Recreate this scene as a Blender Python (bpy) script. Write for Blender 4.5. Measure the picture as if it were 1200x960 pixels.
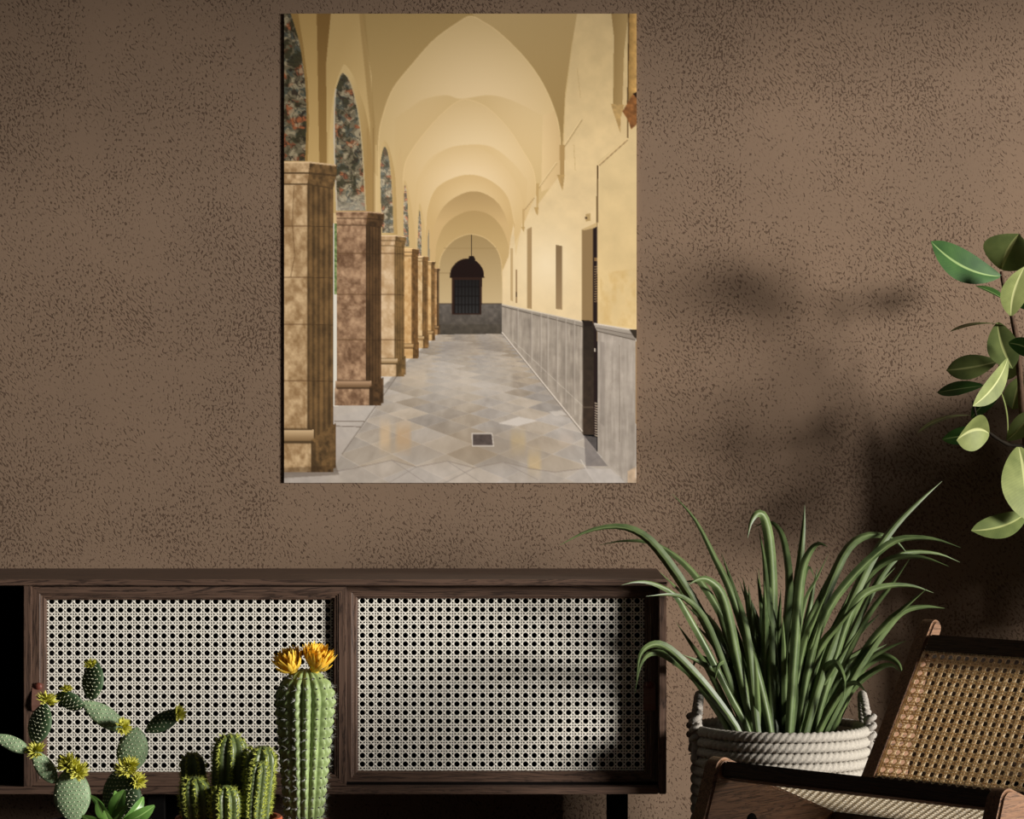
import bpy, bmesh, math, random
import numpy as np
from mathutils import Vector, Matrix

for o in list(bpy.data.objects):
    bpy.data.objects.remove(o, do_unlink=True)
scene = bpy.context.scene
COL = scene.collection
random.seed(7)
R = math.radians

# ------------------------------------------------------------------ camera
FPX = 3467.0            # focal length in pixels of a 1200 px wide frame
CY, CZ = -5.56, 0.93    # camera stands 5.56 m from the wall, 0.93 m up
cam_d = bpy.data.cameras.new('camera')
cam = bpy.data.objects.new('camera', cam_d)
COL.objects.link(cam)
cam.location = (0, CY, CZ)
cam.rotation_euler = (R(90), 0, 0)
cam_d.sensor_width = 36
cam_d.lens = FPX / 1200 * 36
cam_d.clip_end = 60
scene.camera = cam

# ------------------------------------------------------------------ world, lamps, exposure
w = bpy.data.worlds.new('world'); scene.world = w; w.use_nodes = True
bg = w.node_tree.nodes['Background']
bg.inputs[0].default_value = (1.0, 0.95, 0.9, 1)
bg.inputs[1].default_value = 0.03

def area(name, loc, target, sx, sy, power, col, spread=180):
    l = bpy.data.lights.new(name, 'AREA'); l.shape = 'RECTANGLE'
    l.size = sx; l.size_y = sy; l.energy = power; l.color = col; l.spread = R(spread)
    o = bpy.data.objects.new(name, l); COL.objects.link(o)
    o.location = loc
    o.rotation_euler = (Vector(target) - Vector(loc)).to_track_quat('-Z', 'Y').to_euler()
    return o
area('window_daylight', (8.0, -4.3, 1.75), (0.15, 0, 0.85), 1.9, 1.6, 1680, (1.0, 0.955, 0.89))
scene.view_settings.view_transform = 'Standard'
scene.view_settings.look = 'None'
scene.view_settings.exposure = 0.0
scene.view_settings.gamma = 1.0
scene.view_settings.use_curve_mapping = False

def P(x, y, Y):
    """photo pixel -> point on the vertical plane at depth Y"""
    D = Y - CY
    return Vector(((x - 600) * D / FPX, Y, CZ - (y - 480) * D / FPX))
def mpp(Y):
    return (Y - CY) / FPX

# ------------------------------------------------------------------ materials
def s2l(c):
    out = []
    for v in c[:3]:
        v = v / 255.0
        out.append(v / 12.92 if v <= 0.04045 else ((v + 0.055) / 1.055) ** 2.4)
    return tuple(out) + (1.0,)
MATS = {}
class NT:
    def __init__(s, name):
        s.m = bpy.data.materials.new(name); s.m.use_nodes = True
        s.t = s.m.node_tree; s.n = s.t.nodes; s.b = s.n['Principled BSDF']
        MATS[name] = s.m
    def add(s, typ, **kw):
        n = s.n.new(typ)
        for k, v in kw.items():
            if k in n.inputs.keys() if hasattr(n.inputs, 'keys') else False: n.inputs[k].default_value = v
            else: setattr(n, k, v)
        return n
    def link(s, a, b): s.t.links.new(a, b)
    def coords(s, scale=(1, 1, 1), kind='Object', rot=(0, 0, 0)):
        tc = s.n.new('ShaderNodeTexCoord'); mp = s.n.new('ShaderNodeMapping')
        mp.inputs['Scale'].default_value = scale; mp.inputs['Rotation'].default_value = rot
        s.link(tc.outputs[kind], mp.inputs['Vector']); return mp.outputs['Vector']
    def noise(s, vec, scale, detail=4, rough=0.55, dist=0.0):
        n = s.n.new('ShaderNodeTexNoise')
        n.inputs['Scale'].default_value = scale; n.inputs['Detail'].default_value = detail
        n.inputs['Roughness'].default_value = rough; n.inputs['Distortion'].default_value = dist
        s.link(vec, n.inputs['Vector']); return n.outputs['Fac']
    def ramp(s, fac, stops, interp='LINEAR'):
        r = s.n.new('ShaderNodeValToRGB'); r.color_ramp.interpolation = interp
        e = r.color_ramp.elements
        while len(e) < len(stops): e.new(0.5)
        for i, (p, c) in enumerate(stops): e[i].position = p; e[i].color = c
        s.link(fac, r.inputs['Fac']); return r.outputs['Color']
    def mixc(s, a, b, fac, mode='MIX'):
        m = s.n.new('ShaderNodeMix'); m.data_type = 'RGBA'; m.blend_type = mode
        for v, i in ((fac, 0), (a, 6), (b, 7)):
            if hasattr(v, 'is_output'): s.link(v, m.inputs[i])
            else: m.inputs[i].default_value = v
        return m.outputs[2]
    def math(s, op, a, b=0.0):
        m = s.n.new('ShaderNodeMath'); m.operation = op
        for i, v in enumerate((a, b)):
            if hasattr(v, 'is_output'): s.link(v, m.inputs[i])
            else: m.inputs[i].default_value = v
        return m.outputs[0]
    def bump(s, h, strength, dist=0.01):
        b = s.n.new('ShaderNodeBump'); b.inputs['Strength'].default_value = strength
        b.inputs['Distance'].default_value = dist
        s.link(h, b.inputs['Height']); s.link(b.outputs['Normal'], s.b.inputs['Normal'])
    def base(s, c):
        if hasattr(c, 'is_output'): s.link(c, s.b.inputs['Base Color'])
        else: s.b.inputs['Base Color'].default_value = c
    def rough(s, v, spec=0.5):
        s.b.inputs['Roughness'].default_value = v; s.b.inputs['Specular IOR Level'].default_value = spec
    def translucent(s, fac, col):
        tr = s.n.new('ShaderNodeBsdfTranslucent'); mx = s.n.new('ShaderNodeMixShader')
        mx.inputs[0].default_value = fac
        if hasattr(col, 'is_output'): s.link(col, tr.inputs['Color'])
        else: tr.inputs['Color'].default_value = col
        out = s.n['Material Output']
        s.link(s.b.outputs[0], mx.inputs[1]); s.link(tr.outputs[0], mx.inputs[2]); s.link(mx.outputs[0], out.inputs['Surface'])

def plain(name, c, rough=0.6, spec=0.4, var=0.0, scale=40, bump=0.0):
    t = NT(name); t.rough(rough, spec)
    if var or bump:
        v = t.coords(); n = t.noise(v, scale)
        lin = s2l(c)
        lo = tuple(x * (1 - var) for x in lin[:3]) + (1,); hi = tuple(min(1, x * (1 + var)) for x in lin[:3]) + (1,)
        t.base(t.ramp(n, [(0.3, lo), (0.7, hi)]))
        if bump: t.bump(n, bump, 0.004)
    else: t.base(s2l(c))
    return t.m

def wood(name, axis, dark, light, rough=0.5, scale=1.0, spec=0.35):
    t = NT(name); t.rough(rough, spec)
    sc = [9.0 * scale] * 3; sc[axis] = 0.55 * scale
    v = t.coords(tuple(sc))
    n1 = t.noise(v, 5.0, 5, 0.6, 1.6)
    sc2 = [60.0 * scale] * 3; sc2[axis] = 1.6 * scale
    n2 = t.noise(t.coords(tuple(sc2)), 5.0, 3, 0.6)
    rings = t.math('FRACT', t.math('MULTIPLY', n1, 7.0))
    rings = t.math('ABSOLUTE', t.math('SUBTRACT', rings, 0.5))
    c1 = t.ramp(rings, [(0.0, s2l(dark)), (0.22, s2l(light)), (1.0, s2l(light))])
    c2 = t.ramp(n2, [(0.35, (0.62, 0.6, 0.58, 1)), (0.6, (1.08, 1.05, 1.02, 1))])
    t.base(t.mixc(c1, c2, 0.8, 'MULTIPLY'))
    t.bump(n2, 0.25, 0.002)
    return t.m

# plaster wall: brown with a raked, wormy relief
t = NT('brown_plaster'); t.rough(0.9, 0.15)
v = t.coords((1, 1, 1))
va = t.coords((1, 1, 1), rot=(0, R(38), 0))
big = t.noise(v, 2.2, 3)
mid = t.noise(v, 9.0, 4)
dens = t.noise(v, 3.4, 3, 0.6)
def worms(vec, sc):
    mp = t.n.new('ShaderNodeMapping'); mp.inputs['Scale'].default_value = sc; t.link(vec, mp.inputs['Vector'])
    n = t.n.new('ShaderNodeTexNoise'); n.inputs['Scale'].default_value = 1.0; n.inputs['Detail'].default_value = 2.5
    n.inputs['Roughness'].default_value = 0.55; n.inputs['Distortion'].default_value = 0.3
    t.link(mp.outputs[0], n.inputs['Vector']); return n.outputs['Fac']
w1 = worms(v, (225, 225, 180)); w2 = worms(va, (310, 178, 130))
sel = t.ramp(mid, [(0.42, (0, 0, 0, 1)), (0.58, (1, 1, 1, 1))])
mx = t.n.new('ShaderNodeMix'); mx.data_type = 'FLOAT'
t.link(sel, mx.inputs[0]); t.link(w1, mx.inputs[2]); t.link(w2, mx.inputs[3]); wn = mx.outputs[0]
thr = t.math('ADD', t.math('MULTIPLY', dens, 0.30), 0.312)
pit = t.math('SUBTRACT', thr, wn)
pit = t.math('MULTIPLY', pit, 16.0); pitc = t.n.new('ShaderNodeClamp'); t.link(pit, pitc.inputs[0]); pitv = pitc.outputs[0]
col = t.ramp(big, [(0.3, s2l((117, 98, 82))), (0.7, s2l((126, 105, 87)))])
t.base(t.mixc(col, s2l((78, 61, 49)), t.math('MULTIPLY', pitv, 0.85)))  # pits also darkened in colour, painting in the relief's tiny shadows
h = t.math('SUBTRACT', t.math('MULTIPLY', mid, 0.25), t.math('MULTIPLY', pitv, 1.0))
t.bump(h, 0.38, 0.003)

wood('floor_wood', 0, (60, 42, 32), (96, 70, 54), 0.5, 0.6)
WX = wood('walnut_x', 0, (48, 35, 29), (94, 73, 61), 0.55)
WZ = wood('walnut_z', 2, (48, 35, 29), (94, 73, 61), 0.55)
WCH = wood('chair_walnut', 1, (60, 40, 26), (124, 92, 68), 0.4, 1.3, 0.4)
WCHX = wood('chair_walnut_shaded', 0, (30, 19, 13), (60, 42, 31), 0.45, 1.3, 0.3)  # chair walnut darkened: shade on rails facing away from the lamp
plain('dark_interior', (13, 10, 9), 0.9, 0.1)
plain('black_metal', (10, 9, 8), 0.8, 0.1)
t = NT('pale_cane'); t.rough(0.6, 0.25); t.base(t.ramp(t.noise(t.coords(), 300, 2), [(0.3, s2l((214, 208, 194))), (0.7, s2l((244, 240, 230)))]))
t = NT('honey_cane'); t.rough(0.55, 0.3)
hc = t.ramp(t.noise(t.coords(), 220, 2), [(0.3, s2l((234, 216, 186))), (0.7, s2l((254, 246, 228)))])
t.base(hc); t.translucent(0.75, hc)
t = NT('seat_cane'); t.rough(0.55, 0.3)
hc = t.ramp(t.noise(t.coords(), 220, 2), [(0.3, s2l((236, 228, 212))), (0.7, s2l((252, 248, 238)))])
t.base(hc); t.translucent(0.75, hc)
plain('tan_leather', (118, 84, 72), 0.6, 0.3, 0.12, 90)
plain('red_brown_button', (104, 54, 42), 0.45, 0.4)
plain('rope', (160, 154, 144), 0.9, 0.1, 0.12, 260, 0.3)
plain('grey_rope', (150, 144, 136), 0.9, 0.1, 0.15, 260, 0.3)
plain('soil', (38, 28, 22), 0.95, 0.1, 0.4, 120, 0.6)
plain('terracotta', (168, 88, 60), 0.8, 0.2, 0.15, 30, 0.1)
plain('white_spine', (214, 214, 210), 0.6, 0.3)
plain('areole_pale', (206, 208, 176), 0.7, 0.3)
plain('areole_lime', (196, 204, 96), 0.7, 0.3)
plain('gravel', (214, 198, 176), 0.8, 0.2, 0.2, 60)
plain('bark', (70, 52, 38), 0.8, 0.2, 0.3, 90, 0.4)
plain('stem_dark', (30, 25, 18), 0.8, 0.1, 0.2, 60)
plain('dark_glaze', (34, 28, 25), 0.9, 0.1)
plain('print_edge', (196, 172, 126), 0.8, 0.2)

def leafmat(name, c_lo, c_hi, rib, rough, ribw=0.06, transl=0.12, veins=True, spec=0.5):
    """leaf colour with a paler midrib; UV x runs across the blade, y along it"""
    t = NT(name); t.rough(rough, spec)
    tc = t.n.new('ShaderNodeTexCoord'); sp = t.n.new('ShaderNodeSeparateXYZ'); t.link(tc.outputs['UV'], sp.inputs[0])
    d = t.math('ABSOLUTE', t.math('SUBTRACT', sp.outputs[0], 0.5))
    n = t.noise(t.coords(), 22, 3)
    body = t.ramp(n, [(0.3, s2l(c_lo)), (0.7, s2l(c_hi))])
    if veins:
        k = t.math('ADD', t.math('MULTIPLY', sp.outputs[1], 26.0), t.math('MULTIPLY', d, -9.0))
        fr = t.math('ABSOLUTE', t.math('SUBTRACT', t.math('FRACT', k), 0.5))
        vm = t.ramp(fr, [(0.0, (1.16, 1.16, 1.1, 1)), (0.16, (1, 1, 1, 1))])
        body = t.mixc(body, vm, 1.0, 'MULTIPLY')
    f = t.ramp(d, [(0.0, (1, 1, 1, 1)), (ribw * 0.5, (1, 1, 1, 1)), (ribw, (0, 0, 0, 1))])
    c = t.mixc(body, s2l(rib), f)
    t.base(c)
    if transl: t.translucent(transl, c)
    return t.m
leafmat('ficus_green', (36, 70, 30), (62, 98, 44), (136, 160, 100), 0.55, 0.045, spec=0.2)
leafmat('ficus_olive', (78, 91, 50), (108, 119, 68), (158, 164, 106), 0.55, 0.05, spec=0.2)
leafmat('ficus_pale', (98, 108, 62), (132, 140, 86), (176, 180, 126), 0.55, 0.05, spec=0.2)
leafmat('grass_blade', (56, 72, 40), (96, 112, 68), (106, 122, 78), 0.45, 0.1, 0.05, False, 0.35)
leafmat('succulent_leaf', (70, 112, 46), (112, 152, 72), (150, 186, 108), 0.35, 0.05, 0.1, False)
plain('pear_pad', (126, 148, 112), 0.6, 0.35, 0.22, 60, 0.25)
plain('pear_pad_shaded', (60, 82, 52), 0.6, 0.35, 0.22, 60, 0.25)  # same pad green with shade painted in, for pads turned from the light
plain('column_green', (134, 152, 98), 0.5, 0.4, 0.16, 50, 0.1)
plain('torch_green', (88, 102, 56), 0.42, 0.55, 0.2, 50, 0.1)
t = NT('lime_petal'); t.rough(0.6, 0.3); t.base(t.ramp(t.noise(t.coords(), 160, 2), [(0.3, s2l((194, 192, 64))), (0.7, s2l((230, 226, 116)))])); t.translucent(0.2, s2l((200, 200, 80)))
t = NT('yellow_petal'); t.rough(0.55, 0.3); yp = t.ramp(t.noise(t.coords((1, 1, 0.25)), 170, 3), [(0.3, s2l((222, 156, 40))), (0.45, s2l((250, 204, 64))), (0.75, s2l((255, 226, 110)))])
t.base(yp); t.translucent(0.2, yp)
t = NT('print_ink'); t.rough(0.85, 0.15)
at = t.n.new('ShaderNodeAttribute'); at.attribute_name = 'ink'; t.link(at.outputs['Color'], t.b.inputs['Base Color'])
M = MATS

# ------------------------------------------------------------------ object helpers
def link_mesh(name, me, mat, parent=None):
    o = bpy.data.objects.new(name, me); COL.objects.link(o)
    if mat is not None:
        for m in (mat if isinstance(mat, (list, tuple)) else [mat]):
            me.materials.append(M[m] if isinstance(m, str) else m)
    if parent is not None: o.parent = parent
    return o
def tag(o, label=None, cat=None, group=None, kind=None):
    if label: o['label'] = label
    if cat: o['category'] = cat
    if group: o['group'] = group
    if kind: o['kind'] = kind
    return o
def thing(name, label, cat, loc=(0, 0, 0), rz=0, group=None):
    o = bpy.data.objects.new(name, None); COL.objects.link(o)
    o.location = loc; o.rotation_euler = (0, 0, rz); o.empty_display_size = 0.05
    return tag(o, label, cat, group)

class MB:
    def __init__(s, off=(0, 0, 0)):
        s.v = []; s.f = []; s.uv = []; s.off = Vector(off); s.mi = []
    def add(s, verts, faces, uvs=None, mi=0):
        b = len(s.v)
        s.v += [tuple(Vector(p) - s.off) for p in verts]
        s.uv += uvs if uvs else [(0.3, 0.5)] * len(verts)
        s.f += [tuple(i + b for i in f) for f in faces]
        s.mi += [mi] * len(faces)
    def box(s, x0, x1, y0, y1, z0, z1, mi=0):
        x0, x1 = sorted((x0, x1)); y0, y1 = sorted((y0, y1)); z0, z1 = sorted((z0, z1))
        s.add([(x, y, z) for x in (x0, x1) for y in (y0, y1) for z in (z0, z1)],
              [(0, 1, 3, 2), (4, 6, 7, 5), (0, 4, 5, 1), (2, 3, 7, 6), (0, 2, 6, 4), (1, 5, 7, 3)], mi=mi)
    def grid(s, rows, closed=False, uv=None, mi=0):
        """rows of points, quads between"""
        n = len(rows[0]); vs = [p for r in rows for p in r]; fs = []
        for i in range(len(rows) - 1):
            for j in range(n if closed else n - 1):
                k = (j + 1) % n
                fs.append((i * n + j, i * n + k, (i + 1) * n + k, (i + 1) * n + j))
        s.add(vs, fs, uv, mi)
    def tube(s, pts, rad, n=8, cap=True):
        pts = [Vector(p) for p in pts]; rr = rad if isinstance(rad, (list, tuple)) else [rad] * len(pts)
        rows = []; up = None
        for i, p in enumerate(pts):
            a = pts[max(0, i - 1)]; b = pts[min(len(pts) - 1, i + 1)]
            T = (b - a).normalized()
            if up is None: up = Vector((0, 0, 1)) if abs(T.z) < 0.9 else Vector((0, 1, 0))
            S = T.cross(up).normalized(); U = S.cross(T).normalized(); up = U
            rows.append([p + (S * math.cos(q) + U * math.sin(q)) * rr[i] for q in (2 * math.pi * k / n for k in range(n))])
        b0 = len(s.v); s.grid(rows, True)
        if cap:
            s.f.append(tuple(b0 + k for k in range(n))[::-1]); s.mi.append(0)
            e = b0 + (len(rows) - 1) * n; s.f.append(tuple(e + k for k in range(n))); s.mi.append(0)
    def lathe(s, prof, c=(0, 0, 0), n=48):
        s.grid([[(c[0] + r * math.cos(q), c[1] + r * math.sin(q), c[2] + z) for q in (2 * math.pi * k / n for k in range(n))] for r, z in prof], True)
    def cone(s, p, d, r, n=4):
        p = Vector(p); d = Vector(d); T = d.normalized()
        U = T.orthogonal().normalized(); S = T.cross(U)
        s.add([p + (U * math.cos(2 * math.pi * k / n) + S * math.sin(2 * math.pi * k / n)) * r for k in range(n)] + [p + d],
              [(k, (k + 1) % n, n) for k in range(n)])
    def octa(s, p, r, flat=None):
        p = Vector(p)
        s.add([p + Vector(d) * r for d in ((1, 0, 0), (-1, 0, 0), (0, 1, 0), (0, -1, 0), (0, 0, 1), (0, 0, -1))],
              [(0, 2, 4), (2, 1, 4), (1, 3, 4), (3, 0, 4), (2, 0, 5), (1, 2, 5), (3, 1, 5), (0, 3, 5)])
    def build(s, name, mat, parent=None, smooth=False, bevel=0.0, fix=True):
        me = bpy.data.meshes.new(name); me.from_pydata(s.v, [], s.f)
        uvl = me.uv_layers.new(name='UVMap')
        li = np.zeros(len(me.loops), dtype=np.int32); me.loops.foreach_get('vertex_index', li)
        uvl.data.foreach_set('uv', np.array(s.uv, dtype=np.float32)[li].ravel())
        me.polygons.foreach_set('material_index', np.array(s.mi, dtype=np.int32))
        if bevel or fix:
            bm = bmesh.new(); bm.from_mesh(me)
            if bevel: bmesh.ops.bevel(bm, geom=bm.edges[:], offset=bevel, segments=2, affect='EDGES', clamp_overlap=True)
            if fix: bmesh.ops.recalc_face_normals(bm, faces=bm.faces[:])
            bm.to_mesh(me); bm.free()
        me.polygons.foreach_set('use_smooth', np.full(len(me.polygons), smooth))
        return link_mesh(name, me, mat, parent)

def boxpart(name, mat, parent, x0, x1, y0, y1, z0, z1, bevel=0.002):
    m = MB(); m.box(x0, x1, y0, y1, z0, z1); return m.build(name, mat, parent, bevel=bevel)

def catmull(pts, n):
    pts = [Vector(p) for p in pts]
    q = [pts[0] * 2 - pts[1]] + pts + [pts[-1] * 2 - pts[-2]]
    out = []
    segs = len(pts) - 1
    for i in range(n):
        u = i / (n - 1) * segs; k = min(int(u), segs - 1); f = u - k
        a, b, c, d = q[k], q[k + 1], q[k + 2], q[k + 3]
        out.append(0.5 * ((2 * b) + (c - a) * f + (2 * a - 5 * b + 4 * c - d) * f * f + (3 * b - a - 3 * c + d) * f ** 3))
    return out

def cane(mb, o, ax, ay, nrm, W, H, pitch, sw, dw, th, phase=(0.5, 0.5), rnd=False):
    """six-way woven cane on the rectangle o + a*ax + b*ay; every strand is a thin strip"""
    o, ax, ay, nrm = Vector(o), Vector(ax), Vector(ay), Vector(nrm)
    def strand(a0, b0, a1, b1, wd, lay):
        p = o + ax * a0 + ay * b0 + nrm * lay; q = o + ax * a1 + ay * b1 + nrm * lay
        d = q - p
        if d.length < 1e-5: return
        s = d.normalized().cross(nrm).normalized() * (wd / 2)
        t0 = nrm * (th / 2); r = s * 0.55
        if rnd:                                                # rounded strand, domed on both faces
            sec = [-s, -r - t0, r - t0, s, r + t0, -r + t0]
            mb.add([p + e for e in sec] + [q + e for e in sec], [(k, (k + 1) % 6, (k + 1) % 6 + 6, k + 6) for k in range(6)])
            return
        # flat back, domed front: hexagonal-ish section
        mb.add([p - s - t0, p + s - t0, p + r + t0, p - r + t0, q - s - t0, q + s - t0, q + r + t0, q - r + t0],
               [(0, 1, 5, 4), (1, 2, 6, 5), (2, 3, 7, 6), (3, 0, 4, 7), (0, 3, 2, 1), (4, 5, 6, 7)])
    g = pitch * 0.14
    k = 0
    a = (phase[0] - 0.5) * pitch
    while a < W + pitch:
        for e in (-g, g):
            if 0 <= a + e <= W: strand(a + e, 0, a + e, H, sw, 0)
        a += pitch
    b = (phase[1] - 0.5) * pitch
    while b < H + pitch:
        for e in (-g, g):
            if 0 <= b + e <= H: strand(0, b + e, W, b + e, sw, th * 0.45)
        b += pitch
    a0 = (phase[0] - 0.5) * pitch; b0 = (phase[1] - 0.5) * pitch
    N = int((W + H) / pitch) + 4
    for n in range(-N, N):
        # rising: b - b0 = a - a0 + (n+.5)p
        c = b0 - a0 + (n + 0.5) * pitch
        lo = max(0, -c); hi = min(W, H - c)
        if hi - lo > pitch * 0.3: strand(lo, lo + c, hi, hi + c, dw, th * 0.8)
        c = b0 + a0 + (n + 0.5) * pitch
        lo = max(0, c - H); hi = min(W, c)
        if hi - lo > pitch * 0.3: strand(lo, c - lo, hi, c - hi, dw, th * 1.1)

# ------------------------------------------------------------------ setting
m = MB(); m.add([(-4, 0, 0), (4, 0, 0), (4, 0, 3.0), (-4, 0, 3.0), (-4, .12, 0), (4, .12, 0), (4, .12, 3), (-4, .12, 3)],
      [(0, 1, 2, 3), (5, 4, 7, 6), (0, 4, 5, 1), (3, 2, 6, 7), (0, 3, 7, 4), (1, 5, 6, 2)])
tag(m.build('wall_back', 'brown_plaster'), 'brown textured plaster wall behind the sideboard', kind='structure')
m = MB(); m.box(-4, 4, -7, 0.12, -0.1, 0)
tag(m.build('floor', 'floor_wood'), 'dark wooden floor', kind='structure')
# side wall added out of view; its lintel dims the back wall's upper left
m = MB(); xa, xb = 2.2, 2.32
m.box(xa, xb, -0.45, 0, 0, 3.0); m.box(xa, xb, -3.7, -0.45, 1.74, 3.0); m.box(xa, xb, -6.9, -3.7, 0, 3.0)
tag(m.build('added_shade_wall_right', 'brown_plaster'), 'added unseen plaster side wall, its lintel shading the back wall', kind='structure')


# ------------------------------------------------------------------ canvas print: a flat picture, inked vertex by vertex
def paint_print():
    PX0, PX1, PY0, PY1 = 333.0, 746.0, 16.0, 566.0
    SS = 2
    Wp, Hp = int((PX1 - PX0) * SS), int((PY1 - PY0) * SS)
    xs = PX0 + (np.arange(Wp) + 0.5) / SS; ys = PY0 + (np.arange(Hp) + 0.5) / SS
    X, Y = np.meshgrid(xs, ys)
    X = X.astype(np.float64)
    img = np.zeros((Hp, Wp, 3))
    rng = np.random.RandomState(3)
    def vnoise(x, y, seed=0):
        xi = np.floor(x).astype(np.int64); yi = np.floor(y).astype(np.int64); fx = x - xi; fy = y - yi
        fx = fx * fx * (3 - 2 * fx); fy = fy * fy * (3 - 2 * fy)
        def hsh(a, b):
            n = (a * 374761393 + b * 668265263 + seed * 982451653) & 0xffffffff
            n = ((n ^ (n >> 13)) * 1274126177) & 0xffffffff
            return ((n ^ (n >> 16)) & 0xffff) / 65535.0
        return (hsh(xi, yi) * (1 - fx) + hsh(xi + 1, yi) * fx) * (1 - fy) + (hsh(xi, yi + 1) * (1 - fx) + hsh(xi + 1, yi + 1) * fx) * fy
    def fbm(x, y, seed=0, octv=4):
        r = 0; a = 0.5; tot = 0
        for k in range(octv):
            r = r + a * vnoise(x * 2 ** k, y * 2 ** k, seed + k); tot += a; a *= 0.55
        return r / tot
    def C(c): return np.array(c, dtype=float) / 255.0
    def region(poly):
        p = np.array(poly, float)
        x0 = max(0, int((p[:, 0].min() - PX0) * SS) - 1); x1 = min(Wp, int((p[:, 0].max() - PX0) * SS) + 2)
        y0 = max(0, int((p[:, 1].min() - PY0) * SS) - 1); y1 = min(Hp, int((p[:, 1].max() - PY0) * SS) + 2)
        if x1 <= x0 or y1 <= y0: return None
        sx = X[y0:y1, x0:x1]; sy = Y[y0:y1, x0:x1]
        ins = np.zeros(sx.shape, bool)
        for i in range(len(p)):
            ax, ay = p[i]; bx, by = p[(i + 1) % len(p)]
            if ay == by: continue
            cnd = (ay > sy) != (by > sy)
            ins ^= cnd & (sx < (bx - ax) * (sy - ay) / (by - ay) + ax)
        return (slice(y0, y1), slice(x0, x1)), sx, sy, ins
    def fill(poly, col, a=1.0, tex=0.0, ts=6.0, seed=1, soft=0):
        r = region(poly)
        if r is None: return
        sl, sx, sy, ins = r
        c = col(sx, sy) if callable(col) else np.broadcast_to(C(col), sx.shape + (3,))
        if tex:
            f = fbm(sx / ts, sy / ts, seed)[..., None]
            c = c * (1 + tex * (f - 0.5) * 2)
        k = ins.astype(float)
        if soft:
            for _ in range(soft):
                kk = np.pad(k, 1, mode='edge')
                k = (kk[1:-1, 1:-1] * 2 + kk[:-2, 1:-1] + kk[2:, 1:-1] + kk[1:-1, :-2] + kk[1:-1, 2:]) / 6
        k = (k * (a(sx, sy) if callable(a) else a))[..., None]
        img[sl] = img[sl] * (1 - k) + c * k
    def grad(c0, c1, p0, p1):
        c0, c1 = C(c0), C(c1); d = np.array(p1, float) - np.array(p0, float); L = (d ** 2).sum()
        def f(sx, sy):
            tt = np.clip(((sx - p0[0]) * d[0] + (sy - p0[1]) * d[1]) / L, 0, 1)[..., None]
            return c0 * (1 - tt) + c1 * tt
        return f
    def glow(cin, cout, c, rad):
        cin, cout = C(cin), C(cout)
        def f(sx, sy):
            d = np.clip(np.hypot((sx - c[0]) / rad[0], (sy - c[1]) / rad[1]), 0, 1)[..., None]
            d = d * d * (3 - 2 * d); return cin * (1 - d) + cout * d
        return f
    def crv(pts, n=40): return [tuple(p[:2]) for p in catmull([(a, b, 0) for a, b in pts], n)]
    def line(pts, wd, col, a=1.0):
        for (x0, y0), (x1, y1) in zip(pts[:-1], pts[1:]):
            d = math.hypot(x1 - x0, y1 - y0)
            if d < 1e-6: continue
            nx, ny = -(y1 - y0) / d * wd / 2, (x1 - x0) / d * wd / 2
            fill([(x0 + nx, y0 + ny), (x1 + nx, y1 + ny), (x1 - nx, y1 - ny), (x0 - nx, y0 - ny)], col, a)
    # --- vault seen from below: near bay, then one lit barrel after another
    fill([(333, 16), (746, 16), (746, 400), (333, 400)], grad((198, 172, 116), (214, 188, 138), (540, 16), (540, 260)))
    fill([(424, 16), (436, 90), (437, 200), (470, 240), (520, 60), (560, 16)], grad((172, 146, 92), (184, 156, 104), (430, 20), (470, 220)))
    fill([(553, 16), (615, 95), (645, 205), (657, 212), (662, 110), (670, 50), (682, 16)], grad((190, 164, 112), (156, 130, 80), (600, 16), (655, 150)), soft=1)
    A1 = crv([(443, 225), (444, 163), (450, 132), (461, 104), (483, 76), (509, 47), (538, 26), (552, 19.5), (566, 26), (584, 38), (612, 65), (634, 95), (649, 128), (656, 159), (656, 208)], 90)
    fill(A1 + [(630, 380), (443, 380)], glow((230, 206, 160), (204, 178, 124), (560, 130), (150, 150)))
    line(A1, 1.3, (226, 200, 146), 0.7)
    # groin of the second bay
    fill(crv([(463, 139), (479, 128), (496, 117), (522, 112), (540, 116), (573, 112), (600, 118), (636, 136)], 50) + [(634, 225), (600, 200), (540, 120), (500, 160), (474, 230), (463, 230)],
         grad((206, 178, 122), (196, 164, 106), (540, 112), (470, 230)), lambda a, b: .7 * np.clip(1.25 - np.abs(a - 548) / 80, 0, 1), soft=3)
    fill([(636, 136), (634, 225), (656, 215), (656, 159), (650, 130)], grad((222, 196, 146), (206, 178, 128), (634, 150), (656, 150)))
    A2 = crv([(472, 232), (474, 196), (483, 176), (501, 152), (522, 130), (540, 117.5), (556, 119), (573, 128), (595, 150), (612, 176), (625, 200), (629, 232)], 70)
    fill(A2 + [(629, 330), (472, 330)], glow((232, 210, 166), (212, 184, 130), (556, 190), (110, 105)))
    line(A2, 1.0, (230, 204, 152), 0.6)
    fill(crv([(487, 215), (500, 190), (520, 176), (545, 170), (575, 172), (600, 190), (618, 212)], 40) + [(616, 250), (487, 250)], grad((212, 182, 124), (200, 168, 108), (550, 170), (610, 240)), lambda a, b: .6 * np.clip(1.25 - np.abs(a - 552) / 62, 0, 1), soft=3)
    A3 = crv([(487, 250), (489, 228), (496, 202), (518, 178), (543, 171), (569, 177), (591, 195), (610, 227), (613, 256)], 60)
    fill(A3 + [(613, 330), (487, 330)], glow((236, 214, 172), (214, 186, 132), (550, 222), (80, 70)))
    A4 = crv([(499, 270), (501, 245), (511, 221), (533, 208), (555, 205), (577, 213), (595, 231), (603, 262)], 60)
    fill(A4 + [(603, 340), (499, 340)], glow((226, 200, 150), (206, 176, 120), (552, 240), (58, 50)))
    line(A4, 1.0, (228, 204, 154), 0.5)
    A5 = crv([(507, 285), (510, 262), (522, 240), (545, 226), (565, 226), (585, 240), (597, 268), (598, 290)], 60)
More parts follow.
